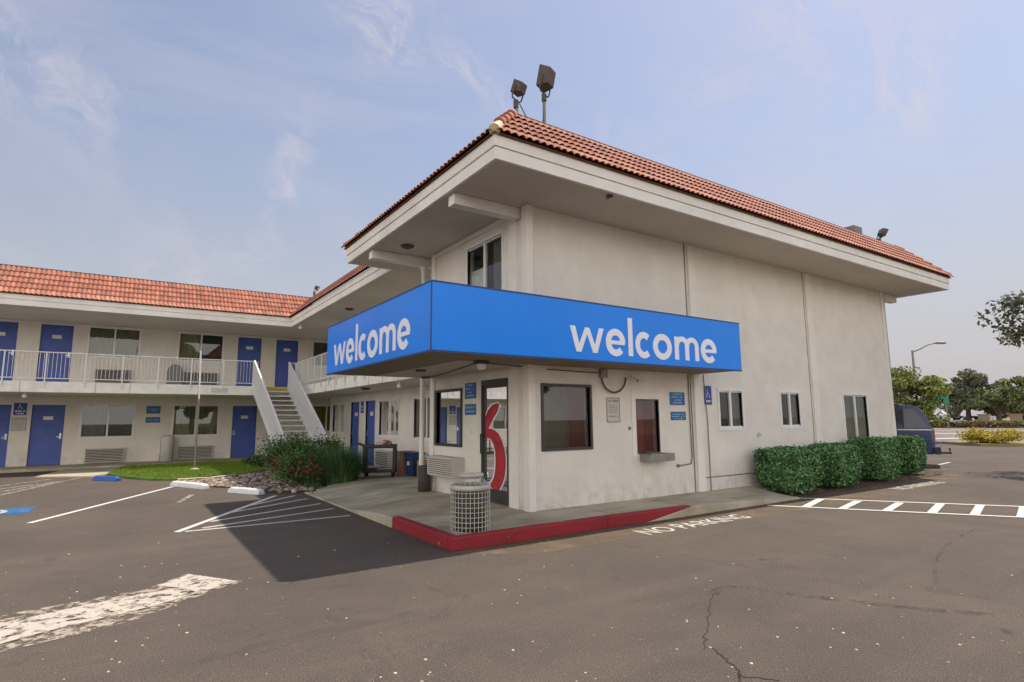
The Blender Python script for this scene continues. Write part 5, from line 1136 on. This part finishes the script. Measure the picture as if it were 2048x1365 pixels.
n_ = 1700; lx = 5.9+7.6*rng.random(n_); ly = -.98+.95*rng.random(n_)**1.3
tag(leaf_mesh(np.stack([lx, ly, .03+.01*rng.random(n_)], 1), np.array([0, 0, 3.0]), .016, tints(n_, .5, 2.2, .8), 'leaf_litter', 'litter'), 'dry brown leaf litter scattered on the soil under the trimmed bushes', 'leaf litter', kind='stuff')
def shrub(label, c, r, h, m, n, size, name='shrub', lo=.6, hi=1.6, group='loose shrubs by the entrance', second=None):
    t = thing(name, label, 'shrub', c, group=group)
    st_ = MB(); tips = []
    for i in range(26):
        a = random.random()*6.28; rr = r*random.uniform(.25, 1)**.6; x, y = rr*math.cos(a), rr*math.sin(a); z = h*random.uniform(.45, 1)*(1-.35*(rr/r)**2)
        st_.tube([(x*.12, y*.12, -.03), (x*.5, y*.5, z*.55), (x, y, z)], [.013, .009, .004], 5); tips.append((x, y, z))
    st_.build('stem', 'bark', t)
    tp = np.array(tips); k = rng.integers(0, len(tips), n); s_ = rng.random(n)[:, None]**.45
    P = tp[k]*np.concatenate([s_, s_, .25+.75*s_], 1)*1.0+rng.normal(size=(n, 3))*np.array([r*.15, r*.15, h*.10]); P[:, 2] = np.abs(P[:, 2])+.02
    leaf_mesh(P, np.array([0, 0, .7]), size, tints(n, lo, hi, .5), 'foliage', m, t)
    if second:
        m2, n2 = second; k = rng.integers(0, 9, n2); P = tp[k]+rng.normal(size=(n2, 3))*np.array([r*.16, r*.16, h*.12]); leaf_mesh(P, np.array([0, 0, .7]), size, tints(n2, lo, hi, .4), 'bronze_foliage', m2, t)
    return t
shrub('rounded dark green shrub at the foot of the stairs', (-1.35, 8.8, .03), 1.15, 1.22, 'leafshrub', 12000, .035)
shrub('shrub with reddish bronze leaves in front of the stairs, left of the spiky plant', (-1.55, 7.25, .03), .80, .98, 'leafshrub', 8500, .032, second=('leafred', 1500))
shrub('low dark groundcover shrub at the lawn end beside the last ground door', (-1.3, 13.6, .05), .75, .42, 'leafdark', 4500, .035)
shrub('low shrub right of the groundcover at the lawn edge', (-.6, 12.0, .05), .6, .5, 'leafdark', 3500, .035, second=('leafyg', 300))
def spiky(label, c, r, h, n):
    t = thing('spiky_shrub', label, 'shrub', c, group='loose shrubs by the entrance'); mb = MB(); ti = []
    for i in range(n):
        a = random.random()*6.28; b0 = r*.45*random.random(); out_ = r*random.uniform(.1, 1.0); hh = h*random.uniform(.55, 1.08)*(1-.25*(out_/r)**2); w = random.uniform(.007, .014)
        ca, sa = math.cos(a), math.sin(a); x0, y0 = b0*ca, b0*sa; tx, ty = -sa*w, ca*w
        ps = []
        for k in range(4):
            s_ = k/3; rr = b0+out_*s_**1.6; ps.append((rr*ca, rr*sa, hh*(s_ - .12*s_**3), 1-s_*.92))
        vs = []
        for x, y, z, k in ps: vs += [(x-tx*k, y-ty*k, z), (x+tx*k, y+ty*k, z)]
        mb.add(vs, [(0, 1, 3, 2), (2, 3, 5, 4), (4, 5, 7, 6)]); g_ = random.uniform(.5, 1.6); c_ = (g_*random.uniform(.8, 1.5), g_, g_*random.uniform(.7, 1)) if random.random() > .05 else (g_*6, g_*2.6, g_*2); ti += [c_]*3
    mb.build('blades', 'blade', t, tint=ti); return t
spiky('large spiky green strap-leaved plant at the sidewalk edge beside the cart', (-.95, 6.75, .05), .85, 1.05, 2600)
spiky('smaller spiky plant in front of the bronze-leaved shrub', (-1.55, 6.75, .03), .5, .55, 700)

def tree(name, label, c, trunk_h, crown_c, crown_r, m, n, size, seed, trunk_r=.2, lo=.5, hi=1.6, clumps=26, group=None, warm=.4):
    rs = np.random.default_rng(seed); rr = random.Random(seed)
    t = thing(name, label, 'tree', c, group=group)
    tb = MB(); cc = Vector(crown_c); R3 = Vector(crown_r)
    top = Vector((cc.x*.8, cc.y*.8, cc.z+R3.z*.3)); tb.tube([(0, 0, -.1), (cc.x*.2+rr.gauss(0, .1), cc.y*.2, trunk_h*.6), (cc.x*.5, cc.y*.5, trunk_h), top], [trunk_r*1.25, trunk_r, trunk_r*.8, trunk_r*.2], 9)
    cl = []
    for i in range(clumps):
        v = Vector((rr.gauss(0, 1), rr.gauss(0, 1), rr.gauss(0, 1))).normalized()*(rr.uniform(.35, 1.0))
        p = Vector((cc.x+v.x*R3.x, cc.y+v.y*R3.y, cc.z+v.z*R3.z)); cl.append((p, rr.uniform(.20, .36)*min(R3)*1.15))
        s0 = Vector((cc.x*.5, cc.y*.5, trunk_h))*rr.uniform(.75, 1.0); tb.tube([s0, (s0+p)/2+Vector((0, 0, .1*R3.z)), p], [trunk_r*.45, trunk_r*.25, trunk_r*.07], 5)
    tb.build('trunk', 'bark', t)
    k = rs.integers(0, clumps, n); cen = np.array([list(p) for p, _ in cl])[k]; rad = np.array([r for _, r in cl])[k]
    d = rs.normal(size=(n, 3)); d /= np.linalg.norm(d, axis=1)[:, None]; P = cen+d*(rad*rs.random(n)**.45)[:, None]*np.array([1.25, 1.25, .8])
    cb_ = (.75+.5*rs.random(clumps))[k][:, None]
    leaf_mesh(P, d+np.array([0, 0, .5]), size, tints(n, lo, hi, warm)*cb_, 'crown', m, t); return t
def at(px, dist):        # ground point seen under the photo column px, dist metres away
    d = ray(px, 834); d.z = 0; d.normalize(); return (CAM.x+d.x*dist, CAM.y+d.y*dist, 0)
side = ray(1900, 834); side = Vector((side.y, -side.x, 0)).normalized()
tree('ornamental_tree', 'yellow-green young tree right behind the building corner and SUV', at(1838, 44), 1.3, (0, 0, 2.8), (1.7, 1.7, 1.75), 'leafyg', 9000, .10, 3, .12, .5, 1.6, 30, 'trees across the road')
tree('ornamental_tree', 'taller green tree partly hidden by the far building corner', at(1800, 50), 1.6, (0, 0, 3.3), (1.3, 1.3, 1.9), 'leafolive', 6000, .12, 4, .12, .5, 1.6, 20, 'trees across the road')
tree('background_tree', 'tall dark grey-green tree with ragged top beyond the road', at(1938, 112), 2.6, (0, 0, 5.5), (3.3, 3.3, 2.6), 'leafgrey', 11000, .24, 5, .35, .4, 1.4, 34, 'trees across the road')
tree('background_tree', 'rounded green tree behind the two masonry pillars', at(1998, 108), 2, (0, 0, 3.9), (3.6, 3.6, 2.3), 'leafolive', 12000, .25, 6, .35, .4, 1.4, 34, 'trees across the road')
tree('background_tree', 'broad green tree at the right edge of the far tree line', at(2046, 116), 2, (0, 0, 4.2), (3.4, 3.4, 2.7), 'leafolive', 12000, .25, 7, .35, .5, 1.6, 34, 'trees across the road')
tree('background_tree', 'pale olive low tree between the tent and the dark ragged tree', at(1908, 120), 1.2, (0, 0, 2.5), (1.8, 1.8, 1.5), 'leafgrey', 6000, .22, 8, .25, .8, 2.2, 24, 'trees across the road')
tree('background_tree', 'far tree outside the right side of the tree line', at(2115, 118), 2, (0, 0, 4.2), (4.0, 4.0, 2.8), 'leafolive', 9000, .28, 11, .35, .5, 1.5, 30, 'trees across the road')
tree('street_tree', 'near tree reaching into the frame with dark leafy branches at the right edge', at(2235, 22), 2.2, (0, 0, 4.1), (2.3, 2.3, 1.9), 'leafgrey', 6500, .08, 9, .14, .45, 1.6, 30)
# trees behind the viewer's side of the lot that only show mirrored in the windows
tree('lot_tree', 'broad tree across the lot, mirrored in the dark office window', (1, -30, 0), 2.2, (0, 0, 5.6), (7.5, 4.2, 4.6), 'leafolive', 9000, .34, 12, .25, .5, 1.5, 24, 'trees across the lot')
tree('lot_tree', 'second broad tree across the lot, mirrored in the office windows', (17, -30, 0), 2.2, (0, 0, 6.0), (8, 4.2, 4.8), 'leafolive', 9000, .34, 13, .25, .5, 1.5, 24, 'trees across the lot')
tree('lot_tree', 'third broad tree across the lot, mirrored in the wing windows', (-17, -27, 0), 2.2, (0, 0, 5.4), (7.5, 4.2, 4.2), 'leafolive', 9000, .34, 14, .25, .5, 1.5, 24, 'trees across the lot')
t = shrub('bright yellow-green mounded shrub on the road island', (*at(1975, 40.6)[:2], .12), 1.35, .80, 'leafyellow', 7000, .055, 'yellow_shrub', .5, 1.4, None)
# far verge hedge and low plants
hb = at(1905, 96); t = thing('low_hedge', 'low brown dry hedge beyond the road under the tent and cars', 'hedge', (hb[0], hb[1], 0)); n = 6000
P = np.stack([rng.normal(size=n)*.5, (rng.random(n)-.5)*13, rng.random(n)*.75], 1); leaf_mesh(P, np.array([0, 0, .5]), .13, tints(n, .5, 1.6, .6), 'foliage', 'leafyg', t).data.materials[0] = leafmat('dry_hedge_leaf', (.12, .085, .04)); t.rotation_euler[2] = math.atan2(-side.x, side.y)+0
hb = at(2000, 98); t = thing('low_hedge', 'low green hedge between the two masonry pillars', 'hedge', (hb[0], hb[1], 0)); P = np.stack([rng.normal(size=3000)*.4, (rng.random(3000)-.5)*9, rng.random(3000)*.9], 1); leaf_mesh(P, np.array([0, 0, .5]), .13, tints(3000, .6, 1.6, .6), 'foliage', 'leafolive', t)
struct(sheet([(110, -60), (110.2, -60), (110.2, 90), (110, 90)], .012), 'far_path', 'concretelight')

# ================================================================= STREET THINGS
for px, lab in ((1968, 'left tan masonry pillar beyond the road'), (2032, 'right tan masonry pillar beyond the road')):
    c = at(px, 101); t = thing('masonry_pillar', lab, 'pillar', c, R_(12), 'masonry pillars beyond the road')
    MB().box((-.6, -.6, 0), (.6, .6, 1.65)).build('shaft', 'brickp', t); MB().box((-.68, -.68, 1.65), (.68, .68, 1.78)).build('cap', 'brickp', t)
fps = [1862, 1882, 1903, 1923, 1946, 1985]
for i, px in enumerate(fps):
    c = at(px, 102.5); t = thing('fence_post', ['white post right beside the SUV roof', 'white post under the tent', 'white post right of the tent', 'white post before the teal car', 'white post before the pale van', 'white post between the masonry pillars'][i]+', beyond the road', 'post', c, group='white posts beyond the road')
    MB().box((-.10, -.10, 0), (.10, .10, 1.1)).build('post', 'farwhite', t); MB().add([(-.13, -.13, 1.1), (.13, -.13, 1.1), (.13, .13, 1.1), (-.13, .13, 1.1), (0, 0, 1.25)], [(0, 1, 4), (1, 2, 4), (2, 3, 4), (3, 0, 4), (0, 3, 2, 1)]).build('cap', 'farwhite', t)
c = at(1884, 118); t = thing('canopy_tent', 'small white peaked canopy tent beyond the road', 'tent', c)
MB().add([(-.9, -.9, 1.75), (.9, -.9, 1.75), (.9, .9, 1.75), (-.9, .9, 1.75), (0, 0, 2.5)], [(0, 1, 4), (1, 2, 4), (2, 3, 4), (3, 0, 4)]).build('tent_roof', 'farwhite', t)
for sx in (-1, 1):
    for sy in (-1, 1): MB().box((sx*.85-.04, sy*.85-.04, 0), (sx*.85+.04, sy*.85+.04, 1.75)).build('leg', 'farwhite', t)

def car(name, label, cat, c, rz_, L0, H0, Wd, paint, kind, group=None):
    """side profile in (y along, z), nose towards +y, built with a tumblehome cabin"""
    t = thing(name, label, cat, c, rz_, group)
    hw = Wd/2
    if kind == 'suv':
        lower = [(-L0/2+.06, .42), (-L0/2, .62), (-L0/2+.02, 1.16), (-L0/2+.10, 1.22), (L0/2-1.35, 1.20), (L0/2-.12, 1.04), (L0/2, .80), (L0/2-.04, .42)]
        cab = [(-L0/2+.03, 1.18), (-L0/2+.20, 1.66), (-L0/2+.36, H0-.06), (-L0/2+.60, H0), (.30, H0), (.52, H0-.05), (L0/2-1.28, 1.18)]
        wins = [[(-L0/2+.16, 1.24), (-L0/2+.34, 1.64), (-L0/2+.52, H0-.12), (-L0/2+1.34, H0-.10), (-L0/2+1.32, 1.22)], [(-L0/2+1.38, 1.24), (-L0/2+1.40, H0-.12), (-.22, H0-.12), (-.24, 1.24)], [(-.17, 1.24), (-.15, H0-.12), (.28, H0-.12), (.42, H0-.15), (L0/2-1.45, 1.24)]]
    else:
        lower = [(-L0/2, .35), (-L0/2, .80), (-L0/2+.1, .92), (L0/2-1.1, .90), (L0/2-.1, .72), (L0/2, .35)]
        cab = [(-L0/2+.35, .9), (-L0/2+.95, H0-.06), (-L0/2+1.3, H0), (.35, H0), (L0/2-1.15, .9)]
        wins = [[(-L0/2+.62, .95), (-L0/2+1.1, H0-.12), (-.2, H0-.08), (-.2, .95)], [(-.12, .95), (-.12, H0-.08), (.30, H0-.08), (L0/2-1.35, .95)]]
    b = MB(); n = len(lower)
    rings = [(-hw, .97), (-hw+.05, 1.0), (hw-.05, 1.0), (hw, .97)]
    vs = [];  cz = .8
    for x, k in rings: vs += [(x, y*k, cz+(z-cz)*k) for y, z in lower]
    b.add(vs, [(i*n+j_, i*n+(j_+1) % n, (i+1)*n+(j_+1) % n, (i+1)*n+j_) for i in range(3) for j_ in range(n)]+[tuple(range(n)), tuple(3*n+i for i in range(n))[::-1]])
    m2 = len(cab)
    def cabx(z): return hw-.03-(z-1.18 if kind == 'suv' else z-.9)*.22
    vs = [(-cabx(z), y, z) for y, z in cab]+[(cabx(z), y, z) for y, z in cab]
    b.add(vs, [(i, (i+1) % m2, m2+(i+1) % m2, m2+i) for i in range(m2)]+[tuple(range(m2)), tuple(range(m2, 2*m2))[::-1]])
    body = b.build('body', paint, t, bevel=.022)
    for w in wins:
        for s_ in (-1, 1):
            MB().add([(s_*(cabx(z)+.006), y, z) for y, z in w]+[(s_*(cabx(z)-.02), y, z) for y, z in w], [tuple(range(len(w))), tuple(range(len(w), 2*len(w)))[::-1]]+[(i, (i+1) % len(w), len(w)+(i+1) % len(w), len(w)+i) for i in range(len(w))]).build('side_window', 'carglass', t)
    def slab(p, q, f0, f1, w0, w1, nm):   # glass on a sloped cabin face
        (y0, z0), (y1, z1) = p, q; a = (y0+(y1-y0)*f0, z0+(z1-z0)*f0); c_ = (y0+(y1-y0)*f1, z0+(z1-z0)*f1)
        ny, nz = -(z1-z0), (y1-y0); ln = math.hypot(ny, nz); ny, nz = ny/ln*.006, nz/ln*.006
        if nz < 0: ny, nz = -ny, -nz
        MB().add([(-w0, a[0]+ny, a[1]+nz), (w0, a[0]+ny, a[1]+nz), (w1, c_[0]+ny, c_[1]+nz), (-w1, c_[0]+ny, c_[1]+nz)], [(0, 1, 2, 3)]).build(nm, 'carglass', t)
    slab(cab[0], cab[1], .12, .98, hw-.20, hw-.26, 'rear_window'); slab(cab[-1], cab[-2], .08, .92, hw-.16, hw-.28, 'windscreen')
    for y in (-L0/2+.95, L0/2-.92):
        for s_ in (-1, 1):
            w = MB(); w.cyl((s_*(hw-.21), y, .36), (s_*(hw+.005), y, .36), .36, n=24); wo = w.build('wheel', 'tyre', t)
            MB().cyl((s_*(hw+.006), y, .36), (s_*(hw+.016), y, .36), .21, .19, n=18).build('rim', 'chrome', wo)
    for s_ in (-1, 1):
        MB().box((s_*(hw-.20)-(.10 if s_ > 0 else .012+.10), -L0/2-.012, .82 if kind == 'suv' else .62), (s_*(hw-.10)+(.112 if s_ > 0 else .085), -L0/2+.16, 1.16 if kind == 'suv' else .80)).build('tail_light', 'taillight', t, bevel=.015)
        MB().box((s_*(hw-.25)-.16, L0/2-.11, .68), (s_*(hw-.25)+.16, L0/2+.005, .86)).build('headlight', 'lamplens', t, bevel=.02)
    MB().box((-hw+.02, -L0/2-.13, .42), (hw-.02, -L0/2+.05, .66)).build('rear_bumper', 'darkplastic' if kind == 'suv' else paint, t, bevel=.03)
    MB().box((-hw+.02, L0/2-.05, .34), (hw-.02, L0/2+.10, .60)).build('front_bumper', 'darkplastic' if kind == 'suv' else paint, t, bevel=.03)
    if kind == 'suv':
        MB().box((-hw-.004, -L0/2+.02, .72), (-hw+.01, L0/2-.2, .80)).box((hw-.01, -L0/2+.02, .72), (hw+.004, L0/2-.2, .80)).build('side_moulding', paint, t, bevel=.004)
        MB().box((-hw-.006, -L0/2+.05, 1.165), (-hw+.02, L0/2-1.3, 1.195)).box((hw-.02, -L0/2+.05, 1.165), (hw+.006, L0/2-1.3, 1.195)).build('belt_highlight', 'chrome', t)  # highlight along the belt line, put in as a bright strip
        for s_ in (-1, 1):
            r = MB(); x = s_*(hw-.24); r.tube([(x, -L0/2+.8, H0), (x, -L0/2+.9, H0+.06), (x, .2, H0+.06), (x, .3, H0)], .016, 6); r.build('roof_rail', 'darkplastic', t)
        h = MB(); h.box((-.03, -L0/2-.40, .40), (.03, -L0/2, .46)).cyl((0, -L0/2-.36, .46), (0, -L0/2-.36, .53), .016).cyl((0, -L0/2-.36, .53), (0, -L0/2-.36, .58), .03); h.build('tow_hitch', 'darkplastic', t)
        MB().box((-.25, -L0/2-.016, .92), (.25, -L0/2+.0, 1.06)).build('licence_plate', 'plate', t)
        for s_ in (-1, 1):
            m3 = MB(); m3.box((s_*(hw+.10)-.09, .62, 1.16), (s_*(hw+.10)+.09, .72, 1.32)); m3.build('mirror', 'darkplastic', t, bevel=.02)
            d_ = MB()
            for y in (-.2, 1.0): d_.box((s_*hw-.006, y, .98), (s_*hw+.012*s_ if s_ > 0 else s_*hw-.012, y+.14, 1.01)) if s_ > 0 else d_.box((-hw-.012, y, .98), (-hw+.006, y+.14, 1.01))
            d_.build('door_handle', 'darkplastic', t)
    return t
LS = 5.2
_a = Vector(at(1865, 22.3)); _h = Vector((-math.sin(R_(20)), math.cos(R_(20)), 0)); _w = Vector((math.cos(R_(20)), math.sin(R_(20)), 0))
car('parked_suv', 'dark navy SUV with roof rails parked behind the far building corner', 'SUV', _a+_h*(LS/2)+_w*.95, R_(20), LS, 1.95, 1.90, 'carnavy', 'suv')
M['farpaint'] = mat('silver_paint', (.42, .45, .46), .3, spec=.6)
c = at(1917, 120); car('parked_car', 'teal-grey car in the group beyond the road', 'car', c, R_(95), 4.4, 1.5, 1.8, 'farteal', 'car', 'parked cars beyond the road')
c = at(1938, 116); car('parked_car', 'pale silver car right of the teal one beyond the road', 'car', c, R_(20), 4.6, 1.55, 1.8, 'farpaint', 'car', 'parked cars beyond the road')
# street lamp
c = at(1838, 55); t = thing('street_lamp', 'tall grey street lamp with a curved arm beyond the lot', 'street lamp', c)
sv = side
m_ = MB().tube([(0, 0, 0), (0, 0, 4), (0, 0, 6.75)], [.13, .10, .07], 10); m_.build('lamp_post', 'pipe', t)
A_ = lambda s_, z: (sv.x*s_, sv.y*s_, z)
MB().tube([A_(0, 6.6), A_(.5, 6.8), A_(1.0, 7.08), A_(1.45, 7.18)], [.05, .045, .04, .035], 8).build('lamp_arm', 'pipe', t)
h = MB(); h.tube([A_(1.4, 7.18), A_(1.6, 7.20), A_(1.9, 7.18), A_(2.15, 7.16), A_(2.2, 7.16)], [.04, .09, .11, .08, .03], 10); h.build('lamp_head', 'pipe', t)
# green highway sign
c = at(1889, 88); t = thing('highway_sign', 'green highway sign panel seen above the yellow-green tree', 'sign', c)
sv2 = side; nn = Vector((-ray(1889, 834).x, -ray(1889, 834).y, 0)).normalized()
def bb(s0, s1, z0, z1, dn, th):
    P = []
    for z in (z0, z1):
        for dd in (dn, dn+th):
            for s_ in (s0, s1): P.append((sv2.x*s_+nn.x*dd, sv2.y*s_+nn.y*dd, z))
    return MB().add(P, [(0, 1, 3, 2), (4, 6, 7, 5), (0, 4, 5, 1), (2, 3, 7, 6), (0, 2, 6, 4), (1, 5, 7, 3)])
bb(-1.6, .6, 3.0, 4.9, .0, .06).build('sign_panel', 'greensign', t)
bb(-1.4, .45, 4.75, 4.80, .061, .004).build('white_line', 'farteal', t)
for s_ in (-1.5, .3): bb(s_-.07, s_+.07, 0, 4.8, -.15, .14).build('sign_post', 'pipe', t)

# ================================================================= PERSON inside the lobby door
def skin_mesh(name, verts, edges, radii, m, parent, sub=2):
    me = bpy.data.meshes.new(name); me.from_pydata(verts, edges, []); o = bpy.data.objects.new(name, me); COL.objects.link(o)
    o.modifiers.new('skin', 'SKIN'); ss = me.skin_vertices[0].data if me.skin_vertices else None
    if ss is None:
        bm = bmesh.new(); bm.from_mesh(me); bm.verts.layers.skin.verify(); bm.to_mesh(me); bm.free(); ss = me.skin_vertices[0].data
    for i, r in enumerate(radii): ss[i].radius = r if isinstance(r, tuple) else (r, r)
    ss[0].use_root = True
    sb = o.modifiers.new('sub', 'SUBSURF'); sb.levels = sb.render_levels = sub
    bpy.context.view_layer.update(); ev = o.evaluated_get(bpy.context.evaluated_depsgraph_get()); nm = bpy.data.meshes.new_from_object(ev); bpy.data.objects.remove(o)
    nm.materials.clear(); nm.materials.append(M[m]); nm.polygons.foreach_set('use_smooth', [True]*len(nm.polygons)); nm.name = name
    o = bpy.data.objects.new(name, nm); COL.objects.link(o); o.parent = parent; return o
M['skin'] = mat('skin', (0.42, 0.25, 0.18), 0.6); M['hair'] = mat('dark_hair', (0.012, 0.010, 0.009), 0.5); M['shirt'] = mat('pale_shirt', (0.45, 0.40, 0.42), 0.85); M['trousers'] = mat('dark_trousers', (0.03, 0.03, 0.045), 0.85)
pp = FX(1001, 848, .62); t = thing('person', 'dark-haired person in a pale shirt standing inside the glass entrance door', 'person', (.62, pp.y, .15), R_(70))
zz = 1.0
V = [(0, 0, .95), (0, 0, 1.12), (0, 0, 1.32), (0, 0, 1.43), (0, .01, 1.50), (0, .0, 1.60), (0, 0, 1.66),
     (.17, 0, 1.38), (.21, .02, 1.10), (.20, .10, .88), (-.17, 0, 1.38), (-.21, .02, 1.10), (-.20, .10, .88),
     (.09, 0, .88), (.10, .02, .48), (.10, -.02, .08), (.10, .12, .03), (-.09, 0, .88), (-.10, .02, .48), (-.10, -.02, .08), (-.10, .12, .03)]
Ed = [(0, 1), (1, 2), (2, 3), (3, 4), (4, 5), (5, 6), (2, 7), (7, 8), (8, 9), (2, 10), (10, 11), (11, 12), (0, 13), (13, 14), (14, 15), (15, 16), (0, 17), (17, 18), (18, 19), (19, 20)]
Rd = [(.13, .10), (.12, .09), (.14, .10), (.055, .055), (.052, .055), (.078, .092), (.066, .078), .055, .042, .028, .055, .042, .028, .085, .055, .04, .03, .085, .055, .04, .03]
skin_mesh('body', V, Ed, Rd, 'skin', t)
for s_ in (-1, 1):
    hv = [(s_*.20, .10, .88), (s_*.20, .12, .82)]; skin_mesh('hand', hv+[(s_*.20+.0, .13+.0, .79)], [(0, 1), (1, 2)], [.026, (.038, .018), (.034, .014)], 'skin', t)
    for k in range(4): skin_mesh('finger', [(s_*.20+(k-1.5)*.019, .135, .785), (s_*.20+(k-1.5)*.019, .15, .755), (s_*.20+(k-1.5)*.018, .145, .725+.006*abs(k-1.5))], [(0, 1), (1, 2)], [.0095, .0085, .0075], 'skin', t, 1)
    skin_mesh('thumb', [(s_*.17, .13, .83), (s_*.15, .155, .80), (s_*.15, .165, .775)], [(0, 1), (1, 2)], [.011, .010, .008], 'skin', t, 1)
skin_mesh('shirt', [(0, 0, .93), (0, 0, 1.12), (0, 0, 1.32), (0, 0, 1.415), (.17, 0, 1.38), (.205, .01, 1.18), (-.17, 0, 1.38), (-.205, .01, 1.18)], [(0, 1), (1, 2), (2, 3), (2, 4), (4, 5), (2, 6), (6, 7)], [(.15, .115), (.135, .105), (.155, .115), .068, .068, .058, .068, .058], 'shirt', t)
skin_mesh('trousers', [(0, 0, .95), (.09, 0, .88), (.10, .02, .48), (.10, -.02, .10), (-.09, 0, .88), (-.10, .02, .48), (-.10, -.02, .10)], [(0, 1), (1, 2), (2, 3), (0, 4), (4, 5), (5, 6)], [(.145, .115), .098, .07, .058, .098, .07, .058], 'trousers', t)
hm = MB(); hv = []
for j_ in range(9):
    ph = math.pi*j_/8
    for i in range(16):
        a = 2*math.pi*i/16; r = .108+.01*math.sin(3*a); z = math.cos(ph)
        y = math.sin(ph)*math.sin(a)*r*1.08-.028; hv.append((math.sin(ph)*math.cos(a)*r*.93, y, 1.635+z*(.12 if z > 0 else .17)))
hm.add(hv, [(j_*16+i, j_*16+(i+1) % 16, (j_+1)*16+(i+1) % 16, (j_+1)*16+i) for j_ in range(8) for i in range(16)], True); hm.build('hair', 'hair', t)
fm = MB(); lump(fm, (0, .060, 1.585), (.066, .050, .088), 0); fm.build('face', 'skin', t)
for s_ in (-1, 1): MB().cyl((s_*.028, .106, 1.60), (s_*.028, .112, 1.60), .011, n=10).build('eye', 'hair', t)
MB().tube([(0, .104, 1.60), (0, .122, 1.575), (0, .112, 1.565)], [.008, .012, .009], 8).build('nose', 'skin', t)
MB().box((-.022, .100, 1.538), (.022, .110, 1.546)).build('mouth', 'taillight', t)
